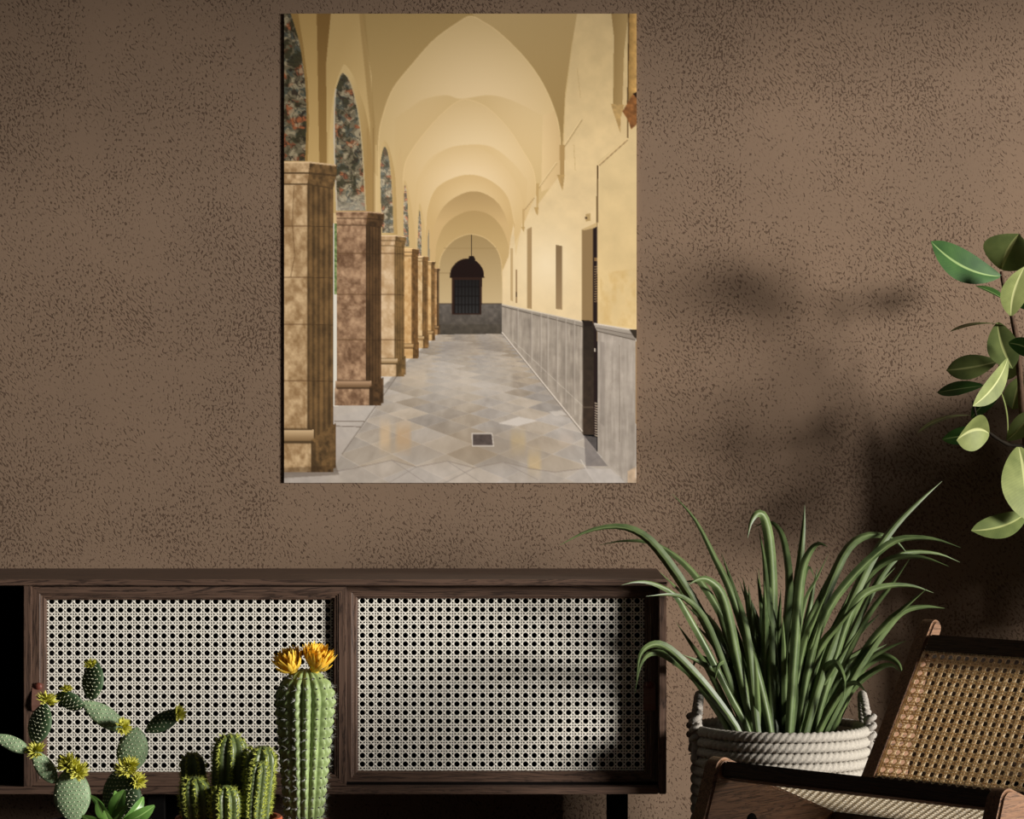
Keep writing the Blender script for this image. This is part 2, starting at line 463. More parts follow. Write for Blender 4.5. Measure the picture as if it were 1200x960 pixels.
    fill(A5 + [(598, 340), (507, 340)], grad((178, 150, 100), (206, 176, 122), (553, 228), (553, 262)))
    A6 = crv([(510, 305), (512, 285), (523, 262), (547, 248), (570, 250), (586, 264), (595, 285), (597, 305)], 60)
    fill(A6 + [(597, 360), (510, 360)], grad((178, 150, 98), (196, 168, 114), (553, 248), (553, 290)))
    # --- end wall with a dark arched doorway
    A7 = crv([(514, 330), (514.5, 313), (518, 298), (530, 283), (545, 275.5), (556, 275), (570, 280), (582, 292), (587.5, 308), (588.5, 330)], 60)
    fill(A7 + [(588.5, 396), (514, 396)], grad((162, 138, 92), (196, 174, 130), (550, 276), (550, 352)))
    line(A7, 1.2, (222, 194, 140), 0.6)
    line([(520, 291), (582, 291)], 0.7, (150, 126, 82), 0.6)
    line([(514, 320), (529, 320)], 0.7, (140, 118, 78), 0.6)
    fill([(514, 356), (588.5, 356), (588.5, 393), (514, 393)], grad((104, 98, 92), (76, 70, 62), (550, 356), (550, 393)), tex=0.25, ts=5)
    line([(514, 356), (588, 356)], 1.0, (66, 58, 52))
    fill([(514, 380), (588.5, 380), (588.5, 393), (514, 393)], (72, 66, 56), 0.5, tex=0.3, ts=4)
    fill(crv([(527, 325.5), (529, 315), (537, 306), (547.5, 303), (558, 306), (565.5, 315), (567.5, 325.5)], 30), (28, 14, 10))
    fill([(529.5, 325), (565, 325), (564, 368.5), (529.5, 368.5)], (46, 28, 20))
    fill([(533, 328), (562, 328), (562, 367), (533, 367)], grad((26, 24, 24), (46, 46, 46), (548, 328), (548, 366)))
    for gx in (533, 537, 541, 545, 549, 553, 557, 561): line([(gx, 328), (gx, 367)], 0.8, (16, 11, 10))
    for gy in (336, 347, 357): line([(533, gy), (562, gy)], 0.9, (16, 11, 10))
    line([(552.6, 275), (552.6, 300)], 0.9, (46, 34, 22))
    fill([(550, 300), (555, 300), (557, 304), (556, 309), (549.5, 309), (548.5, 304)], (26, 16, 12))
    # --- right wall
    RW = [(588.5, 357), (588.5, 318), (596, 300), (598, 280), (602, 262), (604, 300), (613, 256), (614, 262), (629, 225), (630, 240), (656, 205), (658, 218), (660, 200), (662, 120), (672, 40), (676, 16), (746, 16), (746, 390)]
    fill(RW, grad((226, 204, 160), (206, 182, 132), (600, 320), (720, 80)), tex=0.05, ts=14, seed=5)
    fill([(588.5, 357), (596, 300), (620, 250), (660, 215), (690, 260), (690, 376)], glow((240, 224, 188), (226, 206, 160), (640, 310), (70, 75)), lambda a, b: np.clip(1 - np.hypot((a - 640) / 70, (b - 310) / 75), 0, 1) * 0.8)
    fill([(700, 190), (746, 150), (746, 386), (700, 380)], grad((206, 184, 136), (220, 194, 138), (700, 200), (746, 380)), 0.9, tex=0.06, ts=20, seed=8)
    fill([(703, 320), (744, 315), (744, 384), (703, 378)], (196, 160, 92), lambda a, b: 0.6 * np.clip(fbm(a / 9, b / 14, 21) - 0.42, 0, 1) * 2)
    # pilaster, corbels, conduit, timber at the right edge
    fill([(716, 16), (719, 43), (718, 124), (729, 126), (731, 60), (736, 16)], grad((150, 124, 76), (168, 142, 92), (717, 60), (733, 60)))
    fill([(715.5, 122), (731, 123), (730, 128), (727, 138), (726.5, 156), (724.5, 150), (719, 134)], (176, 146, 92), tex=0.15, ts=3)
    fill([(736, 16), (746, 16), (746, 112), (740, 116), (735.5, 118)], grad((150, 118, 64), (198, 158, 92), (736, 60), (745, 60)), tex=0.2, ts=5)
    line([(736.2, 16), (735.2, 118)], 1.2, (70, 50, 26))
    line([(735, 118), (735.2, 162)], 1.6, (96, 72, 40))
    fill([(729, 131), (740, 112), (746, 108), (746, 146), (739, 152), (736, 142)], (128, 84, 44), tex=0.35, ts=4)
    fill([(741, 110), (746, 108), (746, 116)], (40, 24, 12))
    line([(735, 163), (700.5, 194)], 2.2, (216, 190, 140)); line([(735, 164.4), (700.5, 195.4)], 0.9, (112, 86, 48))
    line([(700, 194), (699.3, 266)], 1.8, (92, 70, 38)); line([(701.6, 194), (700.6, 266)], 0.8, (226, 202, 156))
    line([(659, 174), (681, 140)], 1.6, (222, 198, 148)); line([(659.6, 175), (682, 140.5)], 0.8, (140, 114, 70))
    line([(630, 221), (652, 190)], 1.2, (224, 200, 150)); line([(630.5, 222), (652.5, 191)], 0.6, (160, 132, 84))
    line([(614, 247), (626, 232)], 0.9, (170, 140, 92))
    fill([(655.5, 170), (661.5, 170), (661, 206), (656, 206)], (170, 140, 88)); fill([(652.5, 205), (661.5, 205), (660.5, 212), (659, 224), (656, 216)], (178, 148, 94), tex=0.1)
    fill([(628, 215), (631.5, 215), (630.5, 245), (628.5, 245)], (190, 160, 104)); fill([(625.5, 243), (631, 243), (630, 253), (628, 250)], (184, 154, 98))
    fill([(612, 245), (614.6, 245), (614, 267), (612, 267)], (194, 164, 110)); fill([(610.5, 266), (615, 266), (613.5, 272)], (184, 154, 98))
    line([(676, 80), (680, 115)], 0.6, (180, 152, 100), 0.7); line([(672, 170), (674, 200)], 0.6, (180, 152, 100), 0.7)
    # slit windows and the louvred doorway
    fill([(651, 287), (658.7, 288), (658.7, 363), (651, 362)], grad((128, 106, 74), (152, 128, 92), (651, 290), (658, 360)))
    fill([(651, 287), (655, 285.5), (660, 286.5), (658.7, 288.4)], (232, 212, 168))
    fill([(617.3, 269), (622.8, 266), (622.8, 362), (617.3, 361)], (166, 140, 98))
    fill([(598, 291), (601, 291), (601, 353), (598, 352)], (190, 164, 118)); fill([(603.8, 316), (606.2, 316), (606.2, 355), (603.8, 355)], (160, 134, 96))
    line([(604, 345), (606, 345)], 6, (84, 66, 46), 0.7)
    fill([(681.3, 269), (699.5, 261), (700, 380), (681.3, 377)], (140, 116, 78)); fill([(681.3, 269), (699.5, 260.6), (699.5, 266.5), (684, 270)], (196, 170, 120))
    fill([(694.6, 268), (699.6, 265.5), (699.6, 512), (694.6, 509)], (34, 22, 20))
    fill([(696, 302), (699.6, 302), (699.6, 306), (696, 306)], (122, 96, 60))
    for k in range(15): line([(696, 313 + k * 2.9), (699.6, 312 + k * 2.9)], 1.2, (126, 104, 76))
    fill([(686, 251), (691.5, 250), (691.5, 259), (686, 259.5)], (176, 150, 100)); line([(685, 255.5), (688, 255.5)], 1.6, (70, 52, 34))
    # --- marble dado
    def marble(c0, c1):
        c0, c1 = C(c0), C(c1)
        def f(sx, sy):
            n = fbm(sx / 2.2 + 30, sy / 26, 11, 4); n2 = fbm(sx / 10, sy / 10, 14, 4)
            tt = np.clip(0.55 * n * 1.3 + 0.45 * n2 * 1.2, 0, 1)[..., None]
            return c0 * (1 - tt) + c1 * tt
        return f
    fill([(588, 356.5), (683, 377), (683, 509), (588, 391)], marble((112, 104, 94), (184, 174, 160)))
    fill([(588, 356.5), (683, 377), (683, 383), (588, 359)], (150, 142, 130)); line([(588, 356.6), (683, 377)], 1.3, (206, 196, 178)); line([(588, 359), (683, 383)], 1.0, (96, 88, 78))
    line([(588, 389), (683, 506)], 1.2, (214, 206, 194)); line([(602, 400), (683, 476)], 0.7, (196, 188, 174), 0.8); line([(588, 391), (683, 509)], 1.0, (110, 102, 94))
    for xx, y0, y1 in ((606, 361, 408), (622, 365, 425), (633, 367, 436), (641, 369, 446), (652, 372, 460), (662, 374, 472), (672, 376, 486)):
        line([(xx, y0), (xx, y1)], 0.8, (128, 118, 108), 0.7); line([(xx + 1, y0), (xx + 1, y1)], 0.6, (204, 196, 184), 0.6)
    fill([(682.7, 377), (695.5, 379), (695.5, 509), (682.7, 509)], grad((44, 36, 28), (58, 46, 36), (683, 390), (696, 500)), tex=0.2)
    fill([(681, 375), (694, 376), (694, 382), (685, 383)], (34, 26, 20))
    line([(683, 477), (695, 477)], 0.6, (96, 84, 70)); 
    for k in range(14): line([(696.5, 472 + k * 2.9), (699.8, 473 + k * 2.9)], 1.3, (168, 154, 136))
    line([(696.8, 408), (696.8, 412)], 1.6, (190, 180, 166))
    fill([(699.8, 386), (745, 396), (745, 566), (733, 566), (699.8, 530)], marble((130, 122, 112), (184, 175, 164)))
    fill([(703, 400), (708, 401), (708, 500), (703, 495)], (128, 120, 112), 0.45, soft=2)
    fill([(695, 378.5), (746, 387), (746, 399), (699, 388)], grad((176, 168, 156), (132, 124, 114), (715, 380), (713, 394)))
    line([(696, 379), (746, 387.5)], 1.4, (214, 206, 192)); line([(698, 384), (744, 393)], 0.9, (104, 96, 86)); line([(699, 388), (744, 398.5)], 1.0, (92, 84, 74))
    fill([(737, 386), (746, 386), (746, 399), (742, 394)], (52, 44, 34))
    line([(725.3, 404), (725.3, 518)], 0.9, (116, 106, 94))
    line([(725, 441), (714, 450), (722, 458)], 0.7, (150, 140, 126), 0.6)
    fill([(735, 552), (746, 546), (746, 566), (735, 566)], (196, 170, 140), 0.8, tex=0.2); line([(745, 396), (745, 560)], 1.4, (214, 206, 194), 0.8)
    fill([(744.5, 400), (746, 400), (746, 500), (744.5, 495)], (150, 120, 80))
    # --- floor: diamond-laid polished marble in perspective
    FL = [(333, 566), (333, 470), (392, 470), (447, 420), (500, 396), (514, 392), (588, 391), (683, 509), (700, 529.5), (734, 566)]
    def floorc(sx, sy):
        d = np.maximum(sy - 332, 5); u = (sx - 541) / d; vv = 1000.0 / d * 1.0
        du = 0.3125
        p = (u / du + vv / du * 0.5); q = (u / du - vv / du * 0.5)
        p = p + 0.30 - 0.0; q = q + 0.30
        ip = np.floor(p).astype(np.int64); iq = np.floor(q).astype(np.int64)
        hsh = ((ip * 7919 + iq * 104729) * 2654435761 & 0xffffffff) / 4294967295.0
        hs2 = ((ip * 31337 + iq * 65537) * 2246822519 & 0xffffffff) / 4294967295.0
        near = np.clip((sy - 392) / 175.0, 0, 1)
        base = 160 + 14 * (hsh - 0.5) * 2 + 8 * near
        vein = (fbm(u * 14 + hs2 * 50, vv * 2.2 + hsh * 50, 31) - 0.5) * 34
        base = base + vein
        fp = np.minimum(p - ip, 1 - (p - ip)); fq = np.minimum(q - iq, 1 - (q - iq))
        e = np.minimum(fp, fq)
        base = np.where((e < 0.012) & (sy > 420), base + 18, base)
        warm = (hs2 - 0.5) * 12
        return np.stack([base + 3 + warm * .6, base - 6, base - 18 - warm], -1) / 255.0
    fill(FL, floorc)
    fill([(333, 475), (392, 470), (447, 420), (440, 480), (401, 532), (380, 566), (333, 566)], grad((196, 190, 182), (170, 160, 150), (430, 470), (380, 560)), 0.85, tex=0.06, ts=8)
    fill([(440, 440), (478, 400), (512, 394), (476, 424), (450, 452)], (222, 216, 206), 0.75, soft=2)
    line([(401, 532), (436, 482), (470, 434)], 0.8, (110, 100, 90)); line([(392, 493.5), (428, 493.5)], 0.7, (120, 108, 96)); line([(392, 499), (424, 500)], 0.9, (110, 98, 88))
    # bright wet-looking reflections of wall, vault and piers
    def streak(x0, x1, y0, y1, col, a):
        fill([(x0, y0), (x1, y0), (x1 + 2, y1), (x0 - 2, y1)], col, lambda sx, sy: a * np.clip(np.minimum(sx - x0 + 2, x1 + 2 - sx) / 5, 0, 1) * np.clip(np.minimum(sy - y0, y1 - sy) / 18, 0, 1))
    streak(445, 458, 488, 534, (214, 184, 142), 0.6); streak(464, 482, 490, 536, (196, 160, 116), 0.55); streak(470, 500, 425, 460, (206, 186, 156), 0.5)
    streak(598, 616, 498, 536, (200, 176, 124), 0.55); streak(618, 634, 520, 566, (206, 178, 122), 0.5); streak(655, 672, 500, 530, (196, 180, 166), 0.4)
    streak(520, 590, 392, 420, (138, 130, 122), 0.5); streak(540, 600, 420, 470, (196, 188, 176), 0.35)
    fill([(583, 496), (608, 488), (630, 493), (606, 499)], (206, 200, 192), 0.85)
    fill([(643, 482), (658, 481), (664, 486), (650, 487)], (202, 196, 188), 0.7)
    zig = [(333, 566), (333, 556), (395, 552), (428, 546), (459, 539), (488, 547), (524, 540), (556, 548), (589, 541), (622, 549), (650, 553), (688, 548), (697, 566)]
    fill(zig, (180, 173, 166), 0.5, tex=0.12, ts=9, seed=40); line(zig[2:-1], 0.9, (134, 124, 116), .7)
    fill([(440, 470), (480, 425), (560, 400), (600, 430), (560, 480), (470, 500)], (206, 200, 190), lambda a, b: .45 * np.clip(1 - np.hypot((a - 520) / 80, (b - 445) / 50), 0, 1))
    fill([(400, 540), (460, 490), (680, 510), (690, 566), (400, 566)], (150, 134, 112), lambda a, b: .5 * np.clip(1 - np.hypot((a - 560) / 130, (b - 525) / 30), 0, 1))
    line([(459, 539), (500, 566)], 0.7, (150, 142, 134)); line([(524, 540), (565, 566)], 0.7, (150, 142, 134)); line([(589, 541), (630, 562)], 0.7, (150, 142, 134))
    line([(488, 547), (455, 566)], 0.7, (150, 142, 134)); line([(556, 548), (520, 566)], 0.7, (150, 142, 134))
    line([(680, 538), (697, 566)], 0.9, (206, 200, 190)); fill([(684, 549), (715, 549), (733, 566), (697, 566)], (186, 180, 174), 0.8, tex=0.08)
    fill([(684, 510), (699, 512), (699, 530), (712, 546), (686, 546)], (112, 106, 104), 0.7, tex=0.15)
    fill([(552.5, 507), (577, 507), (579, 523), (553, 523)], (196, 188, 178)); fill([(554, 508.5), (576, 508.5), (577.5, 521.5), (554, 521.5)], (84, 74, 70), tex=0.2, ts=4)
    # --- arcade wall on the left: archivolts, painted soffits
    fill([(333, 16), (424, 16), (433, 87), (437, 145), (437, 250), (333, 250)], grad((176, 146, 88), (196, 166, 108), (340, 30), (430, 200)))
    fill([(371.5, 16), (388, 16), (382.5, 75), (383.6, 192), (374.5, 192)], grad((128, 98, 50), (146, 116, 64), (375, 20), (380, 190)))
    fill([(388, 16), (424, 16), (433, 87), (437, 145), (437, 250), (393, 250), (383.6, 192), (382.5, 75)], grad((186, 158, 102), (200, 172, 116), (388, 80), (430, 100)))
    fill([(421, 16), (428, 16), (440, 150), (440, 250), (434, 250), (434, 145)], (160, 132, 80), 0.7, soft=3)
    fill(crv([(388, 250), (386, 170), (391, 112), (400, 82), (406, 77), (417.5, 97), (431, 141), (437, 196), (438, 250)], 40), grad((206, 180, 124), (166, 136, 82), (395, 160), (437, 170)))
    def fresco(seed, lift=0.0, sc=1.0):
        def f(sx, sy):
            wx = sx + 5 * (fbm(sx / 9 * sc, sy / 9 * sc, seed + 9, 3) - .5) * 2; wy = sy + 5 * (fbm(sx / 9 * sc + 7, sy / 9 * sc, seed + 5, 3) - .5) * 2
            a = fbm(wx / 5.5 * sc, wy / 5.5 * sc, seed, 3); b = fbm(wx / 8 * sc + 40, wy / 8 * sc, seed + 2, 3); g = vnoise(wx / 3.2 * sc, wy / 3.2 * sc, seed + 3)
            base = np.broadcast_to(C((116, 108, 86)), sx.shape + (3,)).copy()
            base += (a[..., None] - .5) * .25
            mk = lambda cond, col, k=.8: base.__setitem__(Ellipsis, np.where(cond[..., None], base * (1 - k) + C(col) * k, base))
            mk(b > .60, (128, 76, 52)); mk(b > .67, (166, 104, 66)); mk((b < .36), (80, 86, 78)); mk((a > .61), (172, 160, 130), .7); mk((a < .38), (62, 60, 42), .8); mk((np.abs(g - .5) < .055), (52, 44, 36), .75)
            return np.clip(base + lift, 0, 1)
        return f
    fill(crv([(333, 189), (333, 16)], 2) + crv([(341, 16), (347, 35), (352, 54), (358, 97), (359.5, 141), (358, 189)], 24), fresco(50, -.04, .8))
    fill(crv([(341, 16), (347, 35), (352, 54), (358, 97), (359.5, 141), (358, 189)], 24) + [(361, 189), (362.5, 141), (361, 97), (356, 54), (352, 30), (350, 16)], (150, 120, 66))
    F2 = crv([(395, 247), (393, 200), (392, 163), (393, 113), (397, 96), (402, 86), (411, 97), (420, 132), (425, 176), (427.5, 220), (429, 247)], 40)
    fill(F2, fresco(61, 0.0, .9)); fill([(395, 225), (428, 225), (429, 247), (395, 247)], (190, 184, 168), lambda a, b: .6 * np.clip((b - 222) / 24, 0, 1))
    line(F2[:14], 1.6, (196, 186, 164)); line(F2[-20:], 1.3, (190, 172, 130))
    fill(crv([(443, 275), (442, 215), (445, 180), (451, 165), (458, 180), (464, 215), (466, 275)], 30), grad((214, 188, 134), (182, 152, 96), (444, 220), (466, 220)))
    fill(crv([(448, 273), (446.5, 230), (446, 195), (450, 173), (455, 181), (459, 215), (461.5, 273)], 30), fresco(72, .1, 1.2))
    fill([(466, 276), (463, 200), (470, 170), (475, 260), (475, 292)], (206, 178, 126), .7)
    fill(crv([(471, 291), (471, 240), (474, 212), (479, 225), (485, 262), (488, 292)], 24), (206, 178, 122)); fill(crv([(473.5, 289), (473, 250), (474.5, 217), (477.5, 235), (479.5, 289)], 24), fresco(80, .14, 1.6))
    fill(crv([(489, 302), (490, 262), (492, 238), (497, 262), (500, 302)], 24), (208, 180, 124)); fill(crv([(489.6, 300), (490, 268), (491.8, 246), (494, 270), (494, 300)], 24), fresco(85, .14, 2))
    fill(crv([(501, 310), (501, 280), (502.5, 262), (506, 280), (508, 310)], 24), (206, 176, 122)); fill(crv([(501.2, 306), (501.5, 282), (502.6, 270), (503.6, 306)], 24), (140, 132, 110))
    line([(431, 150), (431, 248)], .9, (164, 134, 80)); line([(437.5, 150), (437.5, 248)], 1.0, (150, 122, 72)); line([(441, 170), (441, 270)], .8, (220, 194, 140))
    # --- piers
    def stone(c0, c1, seed, s=7.0):
        c0, c1 = C(c0), C(c1)
        def f(sx, sy):
            n = fbm(sx / s, sy / s * .7, seed, 5); n2 = fbm(sx / 2.0, sy / 1.6, seed + 3, 2)
            n = np.clip((n - .5) * 1.9 + .5 + (n2 - .5) * .35, 0, 1)[..., None]
            return c0 * (1 - n) + c1 * n
        return f
    def darken(poly, a): fill(poly, (40, 26, 12), a, soft=2)
    fill([(390, 262), (397, 262), (397, 476), (390, 476)], (222, 220, 208)); fill([(392, 262), (395.5, 262), (395.5, 345), (392, 345)], lambda a, b: np.stack([.25 + .4 * vnoise(a, b / 2, 3), .36 + .35 * vnoise(a, b / 2, 3), .18 + .3 * vnoise(a, b / 2, 3)], -1))
    for (xa, xb, xc, yc, yt, yb0, yb, fc, rc, sd) in (
        (509, 512, 514.5, 314, 318, 382, 392, ((150, 110, 66), (196, 158, 108)), (96, 72, 44), 95),
        (501.5, 505.5, 509.3, 306, 310, 388, 399, ((190, 148, 92), (226, 192, 136)), (128, 96, 56), 94),
        (490, 495, 501.5, 300, 306, 394, 408, ((186, 150, 100), (226, 198, 150)), (126, 94, 54), 93),
        (473, 482.5, 490, 291, 300, 403, 420, ((196, 154, 98), (226, 190, 134)), (124, 90, 50), 92),
        (446.5, 462.5, 474, 276, 288, 420, 441, ((182, 150, 108), (222, 196, 158)), (128, 100, 60), 91),
        (395, 429, 447, 248, 264, 446, 475, ((104, 76, 54), (190, 156, 122)), (92, 68, 42), 90),
        (330, 360.5, 391, 190, 216, 503, 553, ((146, 116, 78), (208, 180, 138)), (112, 86, 52), 89)):
        wd = xc - xa; big = wd > 20
        fill([(xa, yt), (xb, yt), (xb, yb), (xa, yb)], stone(fc[0], fc[1], sd, 7 if big else 3))
        rcl = tuple(min(255, int(v * 1.16)) for v in rc); rcd = tuple(int(v * .66) for v in rc)
        fill([(xb, yt), (xc, yt), (xc, yb), (xb, yb)], stone(rcd, rcl, sd + 20, 9 if big else 3))
        n = 5 if wd > 40 else 4
        for k in range(n):          # clustered shafts: lit crest, dark valley
            x0 = xb + (xc - xb) * k / n; x1 = xb + (xc - xb) * (k + 1) / n; q = (x1 - x0)
            fill([(x0, yt), (x0 + q * .35, yt), (x0 + q * .35, yb), (x0, yb)], rcd, .55, soft=1)
            fill([(x0 + q * .5, yt), (x1 - q * .1, yt), (x1 - q * .1, yb), (x0 + q * .5, yb)], rcl, .45, soft=1)
        # capital: stacked mouldings, wider than the shaft
        e = max(.8, wd * .05); hgt = yt - yc
        cf = tuple(min(255, int(v * 1.02)) for v in fc[1])
        fill([(xa - e * .4, yc), (xb + e, yc), (xb + e, yc + hgt * .45), (xb, yt), (xa, yt)], stone(fc[0], cf, sd + 40, 5))
        fill([(xb + e, yc), (xc + e * 1.3, yc + hgt * .12), (xc + e * 1.3, yc + hgt * .55), (xc, yt + hgt * .2), (xb, yt)], stone(rcd, rcl, sd + 41, 4))
        line([(xa - e * .4, yc + .5), (xb + e, yc + .5), (xc + e, yc + hgt * .15)], max(.7, hgt * .08), tuple(min(255, v + 18) for v in cf), .8)
        line([(xa, yc + hgt * .5), (xb + e * .6, yc + hgt * .5), (xc + e, yc + hgt * .62)], max(.6, hgt * .09), rcd, .8)
        line([(xa, yt), (xb, yt), (xc, yt + hgt * .2)], max(.6, hgt * .06), rcd, .7)
        # base: roll moulding over a plinth
        hb = yb - yb0
        fill([(xa - e * .5, yb0), (xb + e * 2.5, yb0), (xb + e * 2.5, yb0 + hb * .3), (xa - e * .5, yb0 + hb * .3)], grad(tuple(min(255, v + 6) for v in fc[1]), rc, (xa, yb0), (xa, yb0 + hb * .32)))
        fill([(xa - e, yb0 + hb * .3), (xb + e * 1.5, yb0 + hb * .3), (xb + e * 1.5, yb - .6), (xa - e, yb)], stone(fc[0], fc[1], sd + 60, 5), .9)
        fill([(xb + e * 1.5, yb0 + hb * .25), (xc + e, yb0 - hb * .15), (xc + e, yb - hb * .1), (xb + e * 1.5, yb)], stone(rcd, rcl, sd + 61, 4))
        fill([(xb + e * 1.5, yb0 + hb * .3), (xb + e * 3.2, yb0 + hb * .3), (xb + e * 3.2, yb), (xb + e * 1.5, yb)], rcd, .6, soft=1)
        line([(xa, yb0), (xb + e * 2, yb0)], max(.6, hb * .05), rcd, .7); line([(xa, yb0 + hb * .3), (xb + e * 2.5, yb0 + hb * .3)], max(.7, hb * .06), rcd, .9)
        if big:
            for yy in ((265, 325, 380, 446) if wd > 55 else (297, 345, 398)):
                line([(xa, yy), (xb, yy)], .9, (92, 66, 40), .8); line([(xb, yy), (xc, yy + 1)], .8, (62, 44, 24), .7)
        elif wd > 20 or xa == 446.5:
            for yy in (312, 340, 372): line([(xa, yy), (xb, yy)], .7, (134, 104, 70), .7); line([(xb, yy - 2), (xc, yy - 2)], .7, (86, 62, 34), .7)
    fill([(395, 300), (429, 300), (429, 420), (395, 420)], (206, 174, 140), lambda a, b: .5 * np.clip((fbm(a / 5, b / 3.4, 77, 4) - .5) * 5, 0, 1) * np.clip(1 - np.abs(b - 350) / 55, 0, 1))
    line([(345, 218), (343, 262), (346, 300), (341, 325)], 1.0, (96, 70, 40), .6)
    darken([(333, 548), (394, 545), (398, 556), (333, 560)], .3)
    img2 = np.clip(img, 0, 1)
    img2 = img2.reshape(Hp // SS, SS, Wp // SS, SS, 3).mean((1, 3))
    lin = np.where(img2 <= .04045, img2 / 12.92, ((img2 + .055) / 1.055) ** 2.4)
    lum = lin.mean(-1, keepdims=True); lin = lin * 0.96 + lum * 0.04
    return np.clip(lin * np.array([1.04, 1.01, 1.0]), 0, 0.95)      # ink tone nudged towards golden cream
INK = paint_print()
def build_print():
    Yf = -0.004
    a = P(333, 16, Yf); b = P(746, 566, Yf)
    h, wd = INK.shape[:2]
    root = thing('canvas_print', 'frameless canvas print of a vaulted arcade corridor on the plaster wall', 'picture', ((a.x + b.x) / 2, -0.001, b.z))
    xs = np.linspace(a.x, b.x, wd) - root.location.x; zs = np.linspace(a.z, b.z, h) - root.location.z
    gx, gz = np.meshgrid(xs, zs)
    co = np.stack([gx, np.full_like(gx, Yf - root.location.y), gz], -1).reshape(-1, 3)
    idx = np.arange(h * wd).reshape(h, wd)
    q = np.stack([idx[:-1, :-1], idx[1:, :-1], idx[1:, 1:], idx[:-1, 1:]], -1).reshape(-1, 4)
    me = bpy.data.meshes.new('print_face')
    me.vertices.add(len(co)); me.vertices.foreach_set('co', co.astype(np.float32).ravel())
    me.loops.add(q.size); me.loops.foreach_set('vertex_index', q.astype(np.int32).ravel())
    me.polygons.add(len(q)); me.polygons.foreach_set('loop_start', np.arange(0, q.size, 4, dtype=np.int32))
    me.update(calc_edges=True)
    at = me.color_attributes.new('ink', 'FLOAT_COLOR', 'POINT')
    rgba = np.concatenate([INK.reshape(-1, 3), np.ones((h * wd, 1))], 1).astype(np.float32)
    at.data.foreach_set('color', rgba.ravel())
    link_mesh('print_face', me, 'print_ink', root)
    m = MB(root.location); m.box(a.x, b.x, Yf + 0.0006, -0.001, b.z, a.z)
    m.build('stretcher', 'print_edge', root)
build_print()

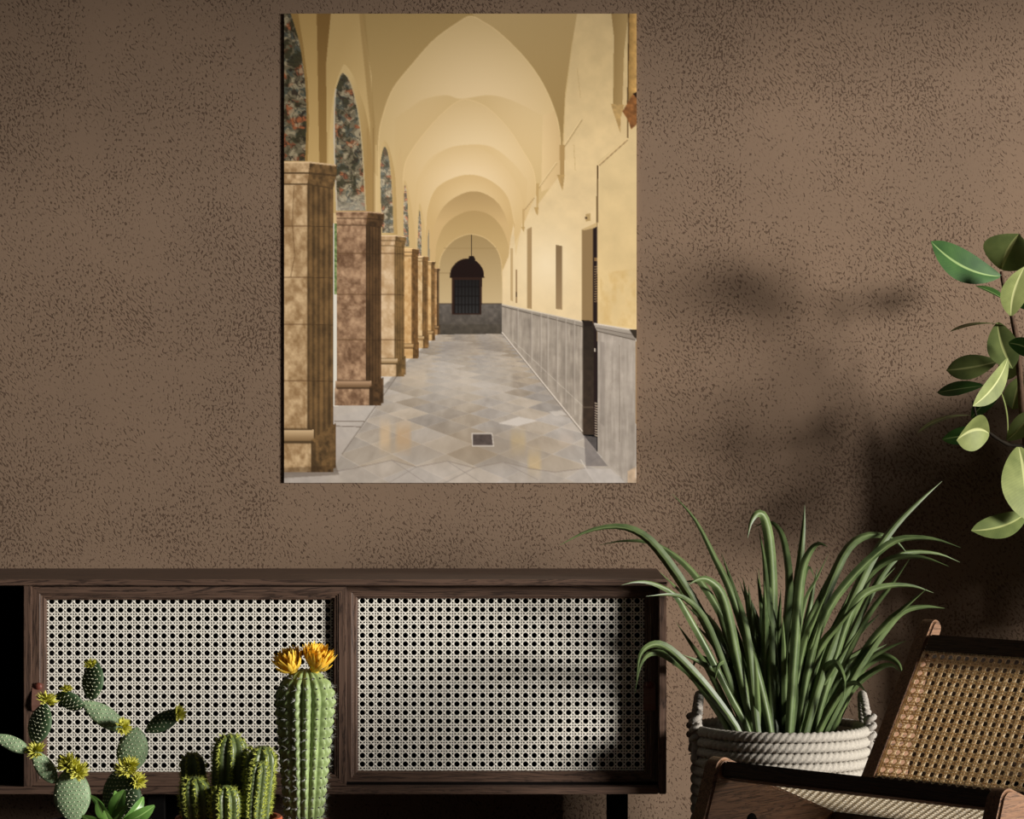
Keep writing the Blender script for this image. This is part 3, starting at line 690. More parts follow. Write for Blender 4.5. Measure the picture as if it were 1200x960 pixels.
# ------------------------------------------------------------------ sideboard
def build_sideboard():
    YF = -0.36
    k = mpp(YF)
    X = lambda px: (px - 600) * k
    Z = lambda py: CZ - (py - 480) * k
    xl, xr = -300, 781
    root = thing('sideboard', 'long walnut sideboard with two sliding woven cane doors against the wall', 'sideboard', (X((xl + xr) / 2), -0.18, 0))
    o = root.location
    def bp(name, mat, px0, px1, y0, y1, py0, py1, bev=0.0015):
        return boxpart(name, mat, root, X(px0) - o.x, X(px1) - o.x, y0 - o.y, y1 - o.y, Z(py0) - o.z, Z(py1) - o.z, bev)
    bp('top', 'walnut_x', xl, xr + 0.6, YF - 0.002, -0.004, 679, 686.2, 0.0012)
    bp('side_panel', 'walnut_z', 772, xr, YF, -0.004, 686.4, 931)
    bp('side_panel', 'walnut_z', xl, xl + 9, YF, -0.004, 686.4, 931)
    bp('bottom_panel', 'walnut_x', xl + 9.2, 771.8, YF, -0.006, 922.5, 931)
    bp('divider', 'walnut_z', 27, 37, YF + 0.001, -0.012, 686.4, 922.3)
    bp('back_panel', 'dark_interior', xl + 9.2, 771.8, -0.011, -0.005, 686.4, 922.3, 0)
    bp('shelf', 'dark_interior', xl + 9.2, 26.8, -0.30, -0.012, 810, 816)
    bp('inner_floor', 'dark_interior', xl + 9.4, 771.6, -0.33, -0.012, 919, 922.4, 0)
    bp('shade_lining', 'dark_interior', 37.2, 38.2, -0.325, -0.013, 686.6, 918.8, 0)  # added dark sheets, painting the shade inside the cabinet black
    bp('shade_lining', 'dark_interior', 770.6, 771.7, -0.30, -0.013, 686.6, 918.8, 0)
    zb = Z(931)
    for px in (727, 180, -240):
        for yy in (-0.315, -0.06):
            m = MB(o); m.box(X(px) - 0.0145, X(px) + 0.0145, yy - 0.0145, yy + 0.0145, 0, zb)
            m.build('leg', 'black_metal', root, bevel=0.001)
    def door(px0, px1, py0, py1, yf, stile, knob_px, phase):
        """mitred frame with a stepped inner moulding, cane panel, leather pull"""
        x0, x1, z1, z0 = X(px0) - o.x, X(px1) - o.x, Z(py0), Z(py1)
        s = stile * k; yf -= o.y
        prof = [(0, yf + 0.02), (0, yf), (s * .52, yf), (s * .58, yf + .0012), (s * .66, yf + .0012), (s * .70, yf + .0025), (s * .84, yf + .0025), (s * .88, yf + .005), (s, yf + .006), (s, yf + .02)]
        m = MB()
        for a, b, mi in (((0, 0), (1, 0), 0), ((1, 1), (0, 1), 0), ((1, 0), (1, 1), 1), ((0, 1), (0, 0), 1)):
            rows = []
            for end in (a, b):
                row = []
                for d, y in prof + [prof[0]]:
                    xx = x0 + d + 0.00015 * mi if end[0] == 0 else x1 - d - 0.00015 * mi
                    zz = z0 + d if end[1] == 0 else z1 - d
                    row.append((xx, y, zz))
                rows.append(row)
            m.grid(rows, mi=mi)
        d = m.build('door', ['walnut_x', 'walnut_z'], root)
        c = MB()
        W = (x1 - x0) - 2 * s; H = (z1 - z0) - 2 * s; pitch = 10.15 * k
        cane(c, (x0 + s, yf + 0.0125, z0 + s), (1, 0, 0), (0, 0, 1), (0, -1, 0), W, H, pitch, pitch * .125, pitch * .115, 0.0004, phase)
        tag(c.build('cane_panel', 'pale_cane', d, fix=False), 'pale woven cane panel', kind='stuff')
        # leather tab pull folded down from a round button
        kx = X(knob_px) - o.x; kz = Z(805)
        n = 12; rows = []
        tw = 7.0 * k
        for (dz, dy) in ((0.006, .0015), (0.002, .0025), (-.008, .007), (-.020, .0105), (-.032, .012), (-.040, .0095), (-.043, .005), (-.040, .002), (-.02, .0012)):
            wv = tw * (0.72 if dz > 0.004 else 1.0)
            rows.append([(kx - wv, yf - dy, kz + dz), (kx + wv, yf - dy, kz + dz)])
        for (dz, dy) in ((-.02, .0002), (-.040, .0006), (-.0445, .005), (-.0415, .0108), (-.032, .0136), (-.020, .012), (-.008, .0085), (0.002, .004), (0.006, .003)):
            wv = tw * (0.72 if dz > 0.004 else 1.0)
            rows.append([(kx - wv, yf - dy, kz + dz), (kx + wv, yf - dy, kz + dz)])
        rows.append(rows[0])
        m = MB(); m.grid(rows); tag(m.build('pull_tab', 'tan_leather', d), 'tan leather pull')
        m = MB(); rr = 4.6 * k
        prof2 = [(0.0001, .0075), (rr * .7, .0072), (rr, .005), (rr, .001)]
        m.grid([[(kx + r * math.cos(q), yf - .001 - h, kz + r * math.sin(q)) for q in (2 * math.pi * i / 20 for i in range(20))] for r, h in prof2], True)
        tag(m.build('button', 'red_brown_button', d, smooth=True), 'red-brown round button')
    door(37.3, 405, 688, 921.8, -0.352, 15.5, 44.5, (0.55, 0.75))
    door(403, 771.6, 688, 921.8, -0.328, 15.0, 762, (0.5, 0.75))
build_sideboard()

# ------------------------------------------------------------------ lounge chair: local x across the seat, y backwards, z up
def build_chair():
    th = R(45)
    W = 0.495; T = 0.030
    p0 = Vector((0.3154, -1.06, 0))           # inner face of one side board, at the front of the seat
    root = thing('lounge_chair', 'low walnut lounge chair with woven cane seat and reclined cane back', 'chair', p0, -th)
    zt = 0.402
    V = Vector((0.34, -0.126)); B = V + Vector((0.196, 0.300))   # seat/back crotch and top of the back in (y, z - zt)
    def board(x0, x1):
        sd = (V - Vector((0, 0))).normalized(); bd = (B - V).normalized(); bn = Vector((bd.y, -bd.x))
        pts = []
        # rounded front-top corner, seat edge, crotch, back edge, rounded tip, rear edge, rear foot, underside, front foot
        c = Vector((0.016, -0.024)); r = 0.021
        for a in range(170, 60, -12): pts.append(c + Vector((math.cos(R(a)), math.sin(R(a)))) * r)
        pts += [V - sd * 0.10, V - sd * 0.03, V + sd * 0.004 + bd * 0.008, V + bd * 0.06]
        tc = B + bn * 0.014
        for a in range(0, 181, 20):
            q = -bn * math.cos(R(a)) + bd * math.sin(R(a)); pts.append(tc + q * 0.014)
        rear = [B + bn * 0.030 - bd * 0.06, V + bn * 0.075 + bd * 0.13, V + bn * 0.115 + bd * 0.02]
        pts += rear
        f = -zt
        pts += [Vector((0.50, f + 0.12)), Vector((0.545, f + 0.004)), Vector((0.49, f + 0.001)), Vector((0.42, f + 0.10)), Vector((0.34, f + 0.155)), Vector((0.22, f + 0.165)), Vector((0.10, f + 0.13)), Vector((0.02, f + 0.05)), Vector((-0.02, f + 0.001)),
                Vector((-0.115, f + 0.004)), Vector((-0.085, f + 0.15)), Vector((-0.05, f + 0.26)), Vector((-0.022, f + 0.335))]
        bm = bmesh.new()
        vs = [bm.verts.new((x0, p.x, zt + p.y)) for p in pts]
        fc = bm.faces.new(vs)
        ex = bmesh.ops.extrude_face_region(bm, geom=[fc])
        bmesh.ops.translate(bm, verts=[g for g in ex['geom'] if isinstance(g, bmesh.types.BMVert)], vec=(x1 - x0, 0, 0))
        bmesh.ops.recalc_face_normals(bm, faces=bm.faces[:])
        eds = [e for e in bm.edges if abs(e.verts[0].co.x - e.verts[1].co.x) < 1e-6]
        bmesh.ops.bevel(bm, geom=eds, offset=0.004, segments=3, affect='EDGES', clamp_overlap=True)
        bmesh.ops.triangulate(bm, faces=[f_ for f_ in bm.faces if len(f_.verts) > 4])
        me = bpy.data.meshes.new('side_board'); bm.to_mesh(me); bm.free()
        return link_mesh('side_board', me, 'chair_walnut', root)
    board(-T, 0); board(W, W + T)
    sd = V.normalized(); sn = Vector((-sd.y, sd.x))           # seat direction and its upward normal in (y, z)
    bd = (B - V).normalized(); bn = Vector((-bd.y, bd.x))      # back direction, normal pointing forward
    def obar(name, a, d, n, l0, l1, h0, h1, mat='chair_walnut_shaded'):
        """bar across the chair: section from l0..l1 along d, h0..h1 along n, both in the (y, z) plane"""
        m = MB(); sec = [a + d * l + n * h for l, h in ((l0, h0), (l1, h0), (l1, h1), (l0, h1))]
        m.add([(x, p.x, zt + p.y) for x in (0.0005, W - 0.0005) for p in sec],
              [(0, 1, 2, 3), (4, 7, 6, 5), (0, 4, 5, 1), (1, 5, 6, 2), (2, 6, 7, 3), (3, 7, 4, 0)])
        return m.build(name, mat, root, bevel=0.003)
    O = Vector((0, 0))
    obar('seat_rail', O, sd, sn, 0.012, 0.040, -0.028, -0.003)
    obar('seat_rail', O, sd, sn, 0.290, 0.318, -0.034, -0.008)
    L = (B - V).length
    obar('back_rail', V, bd, bn, L - 0.052, L - 0.018, -0.024, 0.000)
    obar('back_rail', V, bd, bn, 0.05, 0.08, -0.026, -0.002)
    def panel(name, a, d, n, l0, l1, h, mat, pitch, sw=.215, dw=.16):
        m = MB(); s = a + d * l0 + n * h
        cane(m, (0.001, s.x, zt + s.y), (1, 0, 0), (0, d.x, d.y), (0, n.x, n.y), W - 0.002, l1 - l0, pitch, pitch * sw, pitch * dw, 0.0011, rnd=True)
        tag(m.build(name, mat, root, fix=False), 'woven cane panel', kind='stuff')
    panel('seat_cane', O, sd, sn, 0.030, 0.300, -0.007, 'seat_cane', 0.0135, .15, .12)
    panel('back_cane', V, bd, bn, 0.065, L - 0.035, -0.003, 'honey_cane', 0.0162)
    def edge(name, a, d, n, l0, l1, h):
        for x in (0.0015, W - 0.0055):
            m = MB(); s = [a + d * l + n * q for l, q in ((l0, h), (l1, h), (l1, h + .003), (l0, h + .003))]
            m.add([(xx, p.x, zt + p.y) for xx in (x, x + .004) for p in s], [(0, 1, 2, 3), (4, 7, 6, 5), (0, 4, 5, 1), (1, 5, 6, 2), (2, 6, 7, 3), (3, 7, 4, 0)])
            m.build(name, 'honey_cane', root)
    edge('cane_spline', V, bd, bn, 0.08, L - 0.052, -0.002)
    # dark bolt heads on the faces of the boards
    for x in (0.0, W + T):
        m = MB()
        for r0, h0 in ((0.0001, .004), (.009, .004), (.012, .001), (.012, -.002)):
            pass
        m.grid([[(x + h, 0.075 + r * math.cos(q), zt - 0.105 + r * math.sin(q)) for q in (2 * math.pi * i / 20 for i in range(20))] for r, h in ((.0001, .003), (.009, .003), (.012, .001), (.012, -.002))], True)
        tag(m.build('bolt', 'black_metal', root, smooth=True), 'black bolt head')
build_chair()

# ------------------------------------------------------------------ grass in a coiled rope basket
def build_grass():
    YB = -0.335
    c = P(915, 850, YB); rad = 0.150; zr = 0.366
    root = thing('potted_grass', 'long-bladed green grass in a coiled pale rope basket beside the sideboard', 'potted plant', (c.x, YB, 0))
    rope_r = 0.0093
    # liner is the basket part, rope coils and handles hang on it
    m = MB(); m.lathe([(0.0001, 0.004), (rad - .012, 0.004), (rad - .008, .02), (rad - .008, zr - .004), (rad - .011, zr - .004), (rad - .011, .02), (rad - .014, .008), (0.0001, .008)], n=64)
    basket = tag(m.build('basket', 'rope', root, smooth=True), 'pale coiled rope basket')
    def twist(N, n, f, amp, k, phase=0, rope_r=rope_r):
        rows = []
        for i in range(N + 1):
            u = i / N; p, T = f(u)
            up = Vector((0, 0, 1)) if abs(T.z) < .9 else Vector((0, 1, 0))
            S = T.cross(up).normalized(); U = S.cross(T).normalized()
            row = []
            for j in range(n):
                q = 2 * math.pi * j / n
                r = rope_r * (1 - amp + amp * abs(math.cos(1.5 * (q - k * u) + phase)) * 1.3)
                row.append(p + (S * math.cos(q) + U * math.sin(q)) * r)
            rows.append(row)
        return rows
    def ring(u):
        a = 2 * math.pi * u
        return Vector((math.cos(a) * rad, math.sin(a) * rad, 0)), Vector((-math.sin(a), math.cos(a), 0))
    m = MB(); m.grid(twist(420, 12, ring, .2, 2 * math.pi * 26), True)
    coil = m.build('coil', 'rope', basket, smooth=True)
    nco = 21; dz = (zr - 0.010) / (nco - 1)
    coil.location.z = 0.010
    for i in range(1, nco):
        d = coil.copy(); COL.objects.link(d); d.parent = basket; d.location.z = 0.010 + i * dz; d.rotation_euler.z = i * 0.9
    # knotted rope handles standing on both sides
    for sgn in (-1, 1):
        def arc(u, sgn=sgn):
            a = math.pi * u
            y = -0.040 * math.cos(a); z = zr - .05 + .110 * (math.sin(a) ** .75)
            x = sgn * (rad + .004 - .010 * math.sin(a))
            e = 1e-3; a2 = math.pi * min(1, max(0, u + e))
            y2 = -0.040 * math.cos(a2); z2 = zr - .05 + .110 * (max(0, math.sin(a2)) ** .75)
            T = Vector((0, y2 - y, z2 - z))
            return Vector((x, y, z)), (T.normalized() if T.length > 1e-9 else Vector((0, 0, 1)))
        m = MB(); m.grid(twist(140, 12, arc, .42, 2 * math.pi * 11, 0, .0072), True)
        tag(m.build('handle', 'grey_rope', basket, smooth=True), 'twisted grey rope handle')
        for yy in (-.040, .040):
            m = MB()
            def knot(u, yy=yy, sgn=sgn):
                a = 2 * math.pi * u * 3
                return Vector((sgn * (rad + .003) + .0065 * math.cos(a), yy + .0065 * math.sin(a), zr + .002 + .030 * (u - .5) * 1.6)), Vector((-math.sin(a), math.cos(a), .2)).normalized()
            rr = [p for p in twist(60, 8, knot, .2, 2 * math.pi * 8, 0, .0055)]
            m.grid(rr, True); m.build('knot', 'grey_rope', basket, smooth=True)
    m = MB(); m.lathe([(rad - .0115, zr - .04), (rad * .6, zr - .030), (.0001, zr - .026)], n=40)
    m.build('soil', 'soil', root, smooth=True)
    # every blade: pixel trace from tip to root, its depth leaning with 'dy' at the tip
    B = [
     ([(656, 639), (690, 622), (725, 617), (752, 626), (776, 650), (810, 700), (842, 760), (880, 852)], 9, -.02, .3),
     ([(702, 639), (730, 634), (762, 636), (790, 651), (815, 675), (840, 712), (868, 772), (893, 852)], 7, .05, -.6),
     ([(788, 579), (815, 610), (838, 655), (855, 690), (872, 740), (890, 800), (902, 852)], 8, .06, -.3),
     ([(728, 686), (745, 682), (765, 684), (790, 697), (805, 720), (830, 765), (858, 820), (876, 852)], 7, -.11, -.7),
     ([(757, 699), (785, 697), (805, 703), (828, 730), (855, 800), (872, 852)], 7, -.12, .5),
     ([(806, 686), (818, 679), (830, 680), (845, 695), (855, 730), (864, 775), (882, 852)], 9, -.09, -.2),
     ([(793, 684), (815, 682), (835, 700), (852, 745), (870, 800), (886, 852)], 7, .03, .6),
     ([(746, 796), (750, 768), (762, 756), (778, 757), (800, 775), (830, 808), (862, 852)], 8, -.14, .2),
     ([(744, 812), (751, 778), (765, 765), (785, 771), (815, 796), (850, 848)], 7, -.16, -.3),
     ([(792, 729), (810, 755), (832, 788), (862, 850)], 7, -.06, .7),
     ([(876, 631), (880, 612), (888, 602), (896, 608), (902, 640), (905, 700), (904, 780), (904, 852)], 10, -.07, -.25),
     ([(882, 619), (898, 612), (911, 618), (920, 640), (925, 690), (917, 770), (912, 852)], 8, .06, .7),
     ([(889, 620), (896, 660), (899, 720), (900, 852)], 7, .02, .6),
     ([(943, 592), (941, 625), (935, 680), (926, 740), (919, 800), (916, 852)], 10, -.02, .15),
     ([(970, 641), (960, 637), (950, 645), (940, 668), (935, 710), (930, 780), (925, 852)], 9, -.05, -.3),
     ([(955, 678), (948, 665), (941, 680), (937, 720), (932, 852)], 7, .05, .8),
     ([(971, 649), (957, 678), (943, 706), (932, 770), (926, 852)], 6, -.06, -.7),
     ([(1064, 650), (1050, 634), (1030, 627), (1010, 630), (992, 645), (975, 680), (960, 720), (945, 780), (930, 852)], 9, .02, .3),
     ([(1126, 642), (1100, 633), (1075, 630), (1050, 633), (1025, 650), (995, 680), (970, 715), (950, 770), (936, 852)], 8, -.04, -.3),
     ([(1112, 664), (1085, 654), (1060, 652), (1040, 657), (1020, 672), (1008, 700), (988, 760), (955, 852)], 8, -.10, -.2),
     ([(1125, 659), (1100, 649), (1070, 647), (1050, 654), (1024, 690), (990, 760), (950, 852)], 6, .05, .5),
     ([(1104, 564), (1080, 585), (1050, 615), (1025, 650), (1000, 700), (970, 770), (945, 852)], 9, .08, .5),
     ([(1066, 655), (1045, 685), (1015, 725), (985, 785), (960, 852)], 7, -.05, .6),
     ([(1094, 695), (1070, 687), (1045, 686), (1020, 692), (1003, 707), (987, 745), (955, 852)], 7, .03, -.3),
     ([(1086, 690), (1060, 712), (1040, 730), (1010, 770), (975, 852)], 8, -.08, -.3),
     ([(1107, 713), (1085, 711), (1060, 716), (1040, 735), (1005, 785), (970, 852)], 7, .0, .2),
     ([(1062, 751), (1040, 760), (1015, 775), (988, 808), (966, 852)], 8, -.04, .8),
     ([(1058, 792), (1053, 778), (1040, 770), (1025, 772), (1005, 790), (978, 850)], 8, -.08, .1),
     ([(1054, 787), (1046, 780), (1030, 783), (1000, 806), (976, 850)], 7, -.11, -.3),
     ([(988, 822), (990, 800), (983, 781), (975, 778), (963, 790), (950, 820), (942, 855)], 8, -.13, .2),
     ([(838, 796), (842, 780), (850, 775), (858, 780), (870, 810), (882, 855)], 7, -.13, -.4),
     ([(877, 685), (880, 720), (885, 770), (890, 852)], 7, -.04, -.3),
     ([(1010, 733), (985, 770), (962, 810), (950, 852)], 7, -.09, -.4),
     ([(883, 766), (886, 790), (890, 852)], 6, -.12, -.5),
     ([(960, 730), (945, 775), (934, 852)], 8, -.1, -.3),
     ([(998, 690), (975, 740), (952, 790), (938, 852)], 8, -.05, .1),
     ([(915, 690), (912, 750), (908, 852)], 8, -.09, -.2),
     ([(868, 720), (878, 770), (893, 852)], 8, -.07, .4),
     ([(846, 740), (862, 790), (884, 852)], 7, -.02, .7),
     ([(1030, 740), (1000, 780), (960, 852)], 7, .04, .5),
     ([(806, 800), (815, 775), (826, 772), (842, 790), (872, 852)], 6, .08, .6),
     ([(1016, 812), (1002, 800), (985, 812), (962, 852)], 7, -.1, -.3),
    ]
    rnd = random.Random(5)
    for i in range(34):
        rx = rnd.uniform(872, 960); an = (rx - 915) / 45 * .55 + rnd.uniform(-.22, .22); ln = rnd.uniform(90, 215)
        tx = rx + math.sin(an) * ln; ty = 852 - math.cos(an) * ln
        mx_ = rx + math.sin(an * .55) * ln * .5; my_ = 852 - math.cos(an * .6) * ln * .52
        B.append(([(tx, ty), (mx_ * .5 + tx * .5, my_ * .5 + ty * .5 - 4), (mx_, my_), (rx, 852)], rnd.uniform(6, 9), rnd.uniform(-.1, .12), rnd.uniform(-.8, .9)))
    o = root.location
    for pts, wpx, dy, roll in B:
        n = len(pts); rootx = pts[-1][0]; ry = YB + rnd.uniform(-.055, .055)
        P3 = []
        for i, (px, py) in enumerate(pts):
            f = 1 - i / (n - 1)
            yy = min(-0.04, ry + dy * f ** 1.3)
            if px < 790 and py > 655: yy = min(yy, -0.40 - .03 * f)
            P3.append(P(px, py, yy))
        P3.append(Vector((P3[-1].x * .8 + o.x * .2, ry, zr - .034)))
        sp = catmull(P3[::-1], 22)
        rows, uv = [], []
        wm = wpx * 1.4 * mpp(YB)
        for i, p in enumerate(sp):
            u = i / 21; T = (sp[min(21, i + 1)] - sp[max(0, i - 1)]).normalized()
            S = T.cross(Vector((0, 1, 0)))
            S = S.normalized() if S.length > 1e-4 else Vector((1, 0, 0))
            N = S.cross(T).normalized()
            q = roll * (0.6 + .6 * u); S2 = S * math.cos(q) + N * math.sin(q); N2 = N * math.cos(q) - S * math.sin(q)
            hw = wm * .5 * (.62 + .5 * math.sin(min(1, u * 1.8) * math.pi * .5)) * max(.03, (1 - u ** 2.6))
            rows.append([p - S2 * hw, p - S2 * hw * .5 - N2 * hw * .42, p - N2 * hw * .8, p + S2 * hw * .5 - N2 * hw * .42, p + S2 * hw])
            uv += [(x, u) for x in (0, .25, .5, .75, 1)]
        m = MB(o); m.grid(rows, uv=uv)
        m.build('leaf', 'grass_blade', root, smooth=True, fix=False)
build_grass()

# ------------------------------------------------------------------ rubber plant
def build_ficus():
    YP = -0.19
    base = P(1236, 900, YP)
    root = thing('rubber_plant', 'rubber plant with broad glossy leaves standing close to the wall', 'plant', (base.x, YP, 0))
    o = root.location
    m = MB(); m.lathe([(.0001, .001), (.095, .001), (.10, .01), (.125, .22), (.130, .225), (.130, .25), (.118, .25), (.114, .21), (.0001, .205)], n=48)
    m.build('pot', 'dark_glaze', root, smooth=False)
    m = MB(); m.lathe([(.115, .214), (.06, .222), (.0001, .226)], n=32); m.build('soil', 'soil', root, smooth=True)
    def stem(pts, r0, r1, name='stem', mat='stem_dark'):
        pp = catmull(pts, 24); m = MB(o)
        m.tube(pp, [r0 + (r1 - r0) * i / 23 + .0006 * math.sin(i * 2.1) for i in range(24)], 8); return m.build(name, mat, root, smooth=True)
    b0 = Vector((o.x, YP, .21))
    main = [b0, P(1226, 700, YP), P(1210, 580, YP), P(1200, 500, YP + .01), P(1195, 440, YP), P(1192, 402, YP), P(1185, 368, YP - .01), P(1178, 345, YP - .01), P(1173, 318, YP - .01)]
    stem(main, .009, .0028, 'trunk', 'bark')
    stem([P(1212, 560, YP), P(1200, 526, YP - .01), P(1181, 521, YP - .02), P(1160, 508, YP - .03), P(1146, 492, YP - .03), P(1140, 470, YP - .03)], .0042, .002, 'branch')
    stem([P(1216, 620, YP), P(1206, 608, YP - .03), P(1202, 600, YP - .04)], .003, .002, 'branch')
    def leaf(b, tip, wpx, roll, pitch, bow, mat, by=0.0, ty=0.0, fold=.25, side=0.0):
        """b, tip: pixels; by, ty: depth offsets; roll turns the blade about its axis; bow curves it out of plane, side curves it in plane"""
        p0 = P(b[0], b[1], YP + by); p1 = P(tip[0], tip[1], YP + by + ty)
        ax = p1 - p0; Lg = ax.length; T = ax.normalized()
        S = T.cross(Vector((0, 1, 0))).normalized(); N = S.cross(T).normalized()
        if N.y > 0: N = -N                      # towards the room
        S2 = S * math.cos(roll) + N * math.sin(roll); N2 = N * math.cos(roll) - S * math.sin(roll)
        wd = wpx * 1.1 * mpp(YP) * .5
        rows, uv = [], []
        NS = 15; cr = (-1, -.72, -.4, -.08, 0, .08, .4, .72, 1)
        for i in range(NS):
            u = i / (NS - 1)
            cpt = p0 + ax * u + N2 * (bow * Lg * 4 * u * (1 - u)) + S2 * (side * Lg * 4 * u * (1 - u))
            hw = wd * max(.02, (math.sin(math.pi * min(1, u * .97 + .015)) ** .72) * (1 - .12 * math.cos(math.pi * u)) - (.10 * max(0, u - .86) / .14))
            if u > .93: hw *= .6
            row = []
            for a in cr:
                row.append(cpt + S2 * (hw * a * math.cos(fold * abs(a))) + N2 * (hw * abs(a) * fold - hw * .10 * a * a))
            rows.append(row); uv += [((a + 1) / 2, u) for a in cr]
        m = MB(o); m.grid(rows, uv=uv)
        m.build('leaf', mat, root, smooth=True, fix=False)
    G, O_, Pa = 'ficus_green', 'ficus_olive', 'ficus_pale'
    leaf((1172, 324), (1091, 283), 36, .30, 0, .03, G, -.02, -.03, .2, .12)
    leaf((1174, 316), (1194, 274), 56, -.1, 0, .05, O_, -.02, -.05, .3, .05)
    leaf((1185, 370), (1201, 312), 34, .35, 0, .04, Pa, -.05, -.05, .25, .10)
    leaf((1178, 352), (1143, 335), 22, 1.15, 0, .04, G, .0, .03, .25, 0)
    leaf((1181, 383), (1113, 389), 26, 1.46, 0, .10, O_, -.01, -.02, .1, .0)
    leaf((1169, 378), (1187, 432), 34, .15, 0, .03, O_, -.01, -.02, .25, -.06)
    leaf((1168, 424), (1109, 434), 31, .55, 0, .03, O_, .03, .03, .2, .05)
    leaf((1181, 420), (1140, 476), 25, -.45, 0, .04, Pa, -.05, -.06, .25, .06)
    leaf((1152, 452), (1098, 460), 24, .9, 0, .03, G, .03, .04, .2, .03)
    leaf((1178, 450), (1138, 490), 26, .9, 0, .03, G, .02, .02, .2, 0)
    leaf((1138, 487), (1075, 508), 24, 1.44, 0, .11, O_, .0, -.01, .1, .0)
    leaf((1159, 508), (1121, 516), 46, -.5, 0, .02, Pa, -.05, -.03, .45, -.22)
    leaf((1160, 508), (1104, 515), 24, .7, 0, .02, G, -.02, .03, .2, .0)
    leaf((1180, 516), (1170, 453), 22, 1.35, 0, .06, Pa, -.02, .0, .2, .0)
    leaf((1180, 516), (1210, 482), 22, -.3, 0, .04, O_, -.02, -.03, .25, -.05)
    leaf((1194, 524), (1206, 612), 58, -.25, 0, .05, Pa, -.04, -.05, .2, .0)
    leaf((1204, 600), (1138, 622), 28, .4, 0, .04, O_, -.04, -.04, .2, .10)
    leaf((1196, 442), (1186, 480), 26, .3, 0, .03, O_, .02, .03, .2, 0)
    leaf((1182, 402), (1216, 414), 22, .6, 0, .03, G, -.04, -.03, .2, .08)
    leaf((1190, 400), (1175, 446), 26, .5, 0, .03, O_, .02, .02, .2, .08)
    leaf((1192, 345), (1212, 362), 22, .9, 0, .03, G, .02, .02, .2, 0)
    leaf((1186, 352), (1212, 322), 24, .8, 0, .03, G, .04, .02, .2, 0)
    rnd = random.Random(11)
    # the rest of the crown, beyond the edge of the photograph: leafy branches fanning out from the trunk
    K = mpp(YP)
    for bi in range(14):
        a = R(-78 + 156 * bi / 13) + rnd.uniform(-.06, .06)
        ex, ey = 1345 + 150 * math.cos(a * .9) * rnd.uniform(.55, 1.0), 690 + 225 * math.sin(a)
        sy = min(880, max(560, 760 + (ey - 690) * .55)); sx = 1228 + (sy - 560) * .012
        dy = rnd.uniform(-.10, .05)
        path = [(sx, sy, 0.0), (sx + (ex - sx) * .4, sy + (ey - sy) * .25 - 10, dy * .4), (sx + (ex - sx) * .75, sy + (ey - sy) * .65, dy * .8), (ex, ey, dy)]
        stem([P(x, y, YP + d) for x, y, d in path], .0042, .0018, 'branch')
        cp = catmull([Vector(p) for p in path], 18)
        for li in range(17):
            q = cp[min(17, 2 + li)]; T = (cp[min(17, li + 1)] - cp[max(0, li - 1)]); h = math.atan2(T.x, -T.y)
            an = h + (1 if li % 2 else -1) * rnd.uniform(.5, 1.25); ln = rnd.uniform(66, 98)
            tx, ty_ = q.x + math.sin(an) * ln, q.y - math.cos(an) * ln * .85
            if q.x < 1230: continue
            if tx < 1226: tx = 1226 + rnd.uniform(0, 25)
            leaf((q.x, q.y), (tx, ty_), rnd.uniform(36, 50), rnd.uniform(-.8, .8), 0, .05, rnd.choice([G, O_, Pa]), min(.06, q.z), rnd.uniform(-.06, .03), .25, rnd.uniform(-.08, .08))
build_ficus()

# ------------------------------------------------------------------ cacti in pots on a low bench
BENCH = 0.15
def build_bench():
    root = thing('plant_bench', 'low walnut bench carrying the cactus pots', 'bench', (-0.52, -0.93, 0))
    boxpart('top', 'walnut_x', root, -0.36, 0.36, -0.33, 0.33, BENCH - .03, BENCH, .003)
    for sx in (-.32, .32):
        for sy in (-.29, .29):
            boxpart('leg', 'walnut_z', root, sx - .02, sx + .02, sy - .02, sy + .02, 0, BENCH - .0302, .002)
build_bench()
def pot(root, r, ztop, rim=.008, mat='terracotta'):
    h = ztop - BENCH
    m = MB(); m.lathe([(.0001, .0005), (r * .72, .0005), (r * .74, .004), (r * .93, h - .03), (r * .94, h - .028), (r + rim * .2, h - .027), (r + rim * .2, h - .002), (r, h), (r - .006, h), (r - .007, h - .012), (.0001, h - .014)], n=48)
    m.build('pot', mat, root, smooth=False)
    m = MB(); m.lathe([(r - .008, h - .011), (r * .5, h - .008), (.0001, h - .007)], n=32); m.build('soil', 'soil', root, smooth=True)

def spiky_flower(parent, o, p, axis, r, seed, n=80, mat='lime_petal', name='flower'):
    rnd = random.Random(seed); ax = Vector(axis).normalized(); U = ax.orthogonal().normalized(); S = ax.cross(U)
    m = MB(o)
    p = Vector(p)
    for i in range(n):
        q = rnd.uniform(0, 2 * math.pi); e = math.sqrt(rnd.random()) * 1.25
        d = (ax * math.cos(e) + (U * math.cos(q) + S * math.sin(q)) * math.sin(e)).normalized()
        L = r * rnd.uniform(.85, 1.15); sd = d.cross(ax if abs(d.dot(ax)) < .95 else U).normalized()
        w_ = r * .15
        a = p - ax * r * .25 + d * L * .12
        m.add([a, a + d * L * .6 + sd * w_, a + d * L * .6 - sd * w_, a + d * L * 1.1, a + d * L * .55 + ax * w_ * .8],
              [(0, 1, 4), (0, 4, 2), (1, 3, 4), (4, 3, 2), (0, 2, 1), (1, 2, 3)])
    return m.build(name, mat, parent, fix=False)

